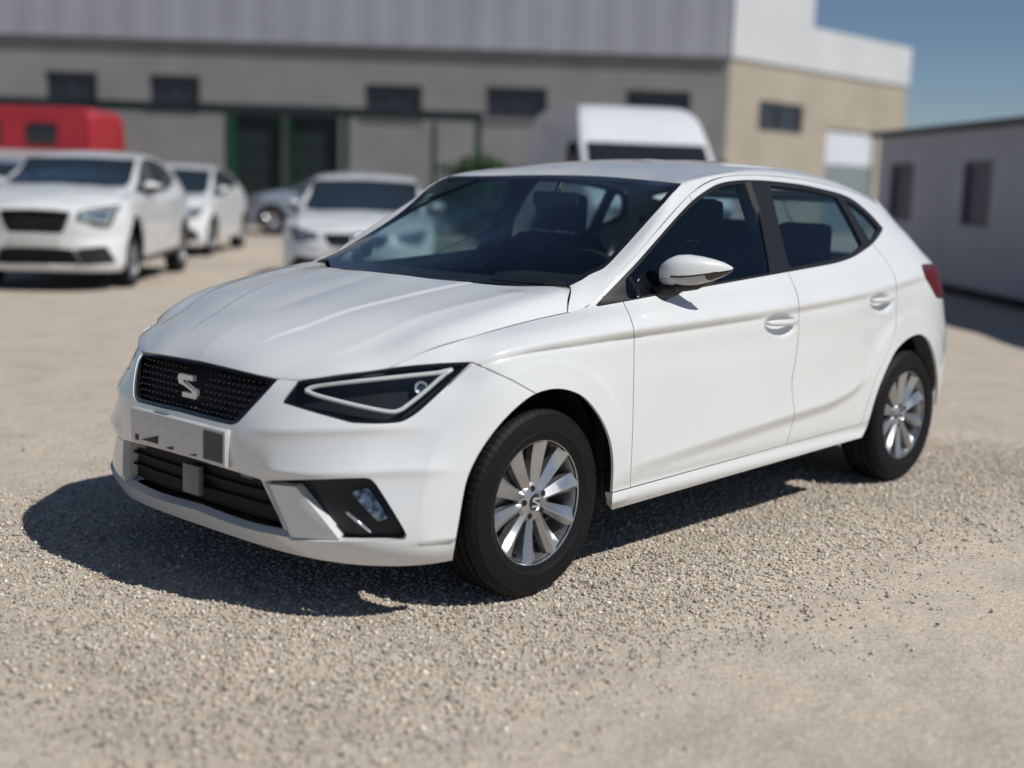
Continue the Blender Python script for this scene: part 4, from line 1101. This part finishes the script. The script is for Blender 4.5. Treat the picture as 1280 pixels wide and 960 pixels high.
# leafy bush behind the fence
LEAF = mat('bush_leaf', (.030, .075, .022), .6, noise=(9, .5, 3))
def bush(loc, rx, ry, h, n, label, seed):
    rng = np.random.default_rng(seed); root = empty('bush', loc, 0, label, 'bush')
    b = MB()
    for k in range(5):
        th = rng.uniform(0, 6.28); b.tube([(0, 0, 0), (.15*math.cos(th), .15*math.sin(th), h*.4), (.3*rx*math.cos(th), .3*ry*math.sin(th), h*.75)], [.03, .02, .008], 6)
    b.build('stem', mat('bush_bark', (.06, .045, .03), .9), root)
    b = MB(); c = 0
    while c < n:
        p = rng.uniform(-1, 1, 3); q = np.linalg.norm(p)
        if q > 1 or q < .45 or rng.uniform() < .25*(math.sin(p[0]*7)+math.sin(p[1]*6+2)+1): continue
        o = np.array([p[0]*rx, p[1]*ry, h*.55+p[2]*h*.5]); d1 = rng.normal(size=3); d1 /= np.linalg.norm(d1); d2 = np.cross(d1, rng.normal(size=3)); d2 /= np.linalg.norm(d2); L = rng.uniform(.05, .09)
        b.add([tuple(o-d1*L), tuple(o+d2*L*.45), tuple(o+d1*L), tuple(o-d2*L*.45)], [(0, 1, 2, 3)]); c += 1
    b.build('crown', LEAF, root)
bush(fr(-.75, 25.6), .95, .5, 1.75, 2600, 'dark green leafy bush in front of green bar fence', 5)

# ------------------------------------------------------------------ vans
def van(root, P, L=5.4, W=2.02, Hh=2.5, label_glass=PANE):
    """high-roof panel van, nose towards -x, origin under the front axle"""
    wb = L*.63; nose = -.95; tail = nose+L
    prof = [(nose+.02, .30), (nose-.02, .48), (nose, .80), (nose+.10, 1.02), (nose+.34, 1.20), (nose+.62, 1.30), (nose+1.22, 1.90), (nose+1.60, 2.26), (nose+2.0, Hh-.05), (nose+2.7, Hh), (tail-.25, Hh), (tail-.05, Hh-.08), (tail, Hh-.4), (tail, .55), (tail-.03, .32)]
    S = smooth_poly(prof, {0, 14}, 5, closed=False)
    def hw(z): return W/2*np.interp(z, [.3, .5, 1.2, 1.9, 2.3, 2.5], [.95, 1., 1., .955, .90, .80])
    rows = []
    for t in (-1, -.985, -.93, -.80, -.4, 0, .4, .80, .93, .985, 1):
        k = {1: .93, .985: .965, .93: .988, .80: .998}.get(abs(t), 1.)
        c0 = np.array([(nose+tail)/2, 1.25]); rows.append([((c0[0]+(x-c0[0])*(1-(1-k)*.5)), t*float(hw(z)), c0[1]+(z-c0[1])*(1-(1-k)*.45)) for x, z in S])
    P3 = np.array(rows)
    # arches cut by leaving wheels proud: dark wheel wells
    b = MB(); b.sheet(P3); m = len(S)
    b.f.append(tuple(range(m))); b.f.append(tuple(range(10*m, 11*m))[::-1])
    body = b.build('body', P, root, True, 40)
    b = MB(); b.box(nose+.3, tail-.1, -.85, .85, .22, .34); b.build('underbody', DARK, root)
    # windscreen, as a slightly proud curved pane
    i0 = int(np.argmin(np.abs(S[:, 0]-(nose+.66)))); i1 = int(np.argmin(np.abs(S[:, 0]-(nose+1.24))))
    seg = S[i0:i1+1]; rows = []
    for t in np.linspace(-.90, .90, 9):
        rows.append([(x-.012, t*float(hw(z)), z+.010) for x, z in seg])
    b = MB(); b.sheet(np.array(rows)); b.build('windscreen', label_glass, root, True, 60)
    for s in (-1, 1):
        b = MB(); poly = [(nose+.78, 1.36), (nose+1.30, 1.88), (nose+1.98, 1.92), (nose+2.02, 1.36)]
        b.prism(poly, 0, 1, lambda a, c, h: (a, s*(float(hw(c))+.004+.006*h), c)); b.build('side_window', label_glass, root)
        b = MB(); b.box(nose-.005, nose+.16, s*.78-.17, s*.78+.17, .82, 1.04, bev=.04); b.build('headlight', LAMP_CLEAR, root, True)
        b = MB(); b.box(nose+.86, nose+1.04, s*1.06-.02, s*1.06+s*.02+.12*(s > 0)-.12*(s < 0)*0, 1.38, 1.72, bev=.03); b.box(nose+.92, nose+.98, s*1.01-.05, s*1.01+.05, 1.40, 1.46); b.build('door_mirror', BLACK, root, True)
    b = MB(); b.box(nose-.035, nose+.1, -.55, .55, .74, .98, bev=.03); b.build('grille', BLACK, root, True)
    b = MB(); b.box(nose-.06, nose+.3, -W/2*.97, W/2*.97, .30, .60, bev=.06); b.build('bumper', BLACK, root, True)
    b = MB(); b.box(nose-.068, nose-.055, -.26, .26, .42, .53); b.build('number_plate', mat('plate_white', (.62, .62, .60), .4), root)
    for x in (0, wb):
        for s in (-1, 1):
            b = MB(); b.lathe([(0, 0), (.42, 0), (.42, .012)], 30, lambda a, c, h: (x+a, s*(W/2*.985+h), .36+c)); b.build('wheel_arch', DARK, root)
    return wb
# ------------------------------------------------------------------ vehicles
WM = wheel_meshes('hatch')
WS = {k: v for k, v in WM.items()}
car = empty('hatchback', (0, 0, 0), 0, 'white five-door hatchback with silver alloy wheels standing in front on pale gravel', 'car')
build_car(car, .0085, wheels=WM)
far_glass = mat('far_car_glass', (.020, .030, .036), .06, coat=.6)
def bgcar(name, label, loc, rz, zs=1.0, P=None, low=None, wr=.311, group=None, boxy=False):
    o = empty(name, loc, rz, label, 'car', group)
    def wf(c):
        c = np.array(c, float); 
        if boxy:                                                 # upright nose, raised bonnet, steep tail
            x, z = c[:, 0].copy(), c[:, 2].copy()
            c[:, 0] = x-.09*sstep(z, .52, .72)*(1-sstep(x, -.75, .1))+.28*sstep(z, .92, 1.32)*sstep(x, 2.0, 2.7)
            c[:, 2] = z*1.02+.03+.10*sstep(z, .52, .74)*(1-sstep(x, .15, 1.15))+.03*sstep(z, 1.2, 1.35)
            return c
        c[:, 2] = c[:, 2]*zs; return c
    build_car(o, .030, full=False, warp=wf, wheels=WS, wr=.311, P=P, low=low, glass_s=far_glass, glass_w=far_glass)
    return o
g = ground((164, 360)); rz = .78
bgcar('crossover', 'white crossover with dark lower grille parked beside another white car by warehouse', (g[0]-.8*math.sin(rz), g[1]+.8*math.cos(rz), 0), rz, 1.0, low=BLACK, boxy=True)
g = ground((262, 320.5)); rz = .76
bgcar('hatchback', 'white car parked behind the white crossover, its nose beside the crossover tail', (g[0]-.8*math.sin(rz), g[1]+.8*math.cos(rz), 0), rz, 1.0)
p = fr(-1.82, 15.2); 
bgcar('hatchback', 'white car facing forward behind the bonnet of the front hatchback', (p[0], p[1], 0), math.atan2(p[1]-CAM[1], p[0]-CAM[0])-.06, .945)
p = fr(-5.30, 29.0)
bgcar('hatchback', 'blue-grey car standing side-on before the dark warehouse doors', (p[0], p[1], 0), YAW-math.pi/2+.05, .99, P=mat('blue_grey_paint', (.26, .31, .38), .35, coat=.8, noise=(3, .03, 3)))
p = fr(-7.55, 17.6); 
bgcar('hatchback', 'pale blue car half hidden beside the white crossover', (p[0], p[1], 0), .66, 1.0, P=mat('pale_blue_paint', (.30, .36, .46), .35, coat=.8, noise=(3, .03, 3)))
p = fr(1.84, 18.6)
vn = empty('panel_van', (p[0], p[1], 0), math.atan2(p[1]-CAM[1], p[0]-CAM[0])+.27, 'white high-roof panel van parked nose-first behind the front hatchback', 'van')
wb = van(vn, mat('van_white', (.74, .75, .77), .4, coat=.5, noise=(2, .03, 3)))
p = fr(-12.9, 27.5)
vr = empty('panel_van', (p[0], p[1], 0), YAW+math.pi/2-.05+math.pi, 'red panel van standing behind the white crossover', 'van')
wb = van(vr, mat('van_red', (.42, .022, .030), .4, coat=.5, noise=(2, .08, 3)))
for xw in (.75, 1.95, 3.1):                                      # windows and pale flank band of the red van
    for s in (-1, 1):
        b = MB(); b.box(xw, xw+.62, s*.962-.012, s*.962+.012, 1.74, 2.16, bev=.01); b.build('side_window', PANE, vr, True)
for s in (-1, 1): b = MB(); b.box(-.1, 4.25, s*1.012-.008, s*1.012+.008, 1.28, 1.62); b.build('flank_band', mat('van_band', (.62, .58, .58), .5), vr)
for r_ in (vn, vr):
    for x in (0, wb):
        for s in (0, 1): 
            w_ = add_wheel(r_, WM, (x, .93 if s else -.93, .335), s, 0, ('tyre', 'rim')); w_.scale = (1.08, 1.05, 1.08)
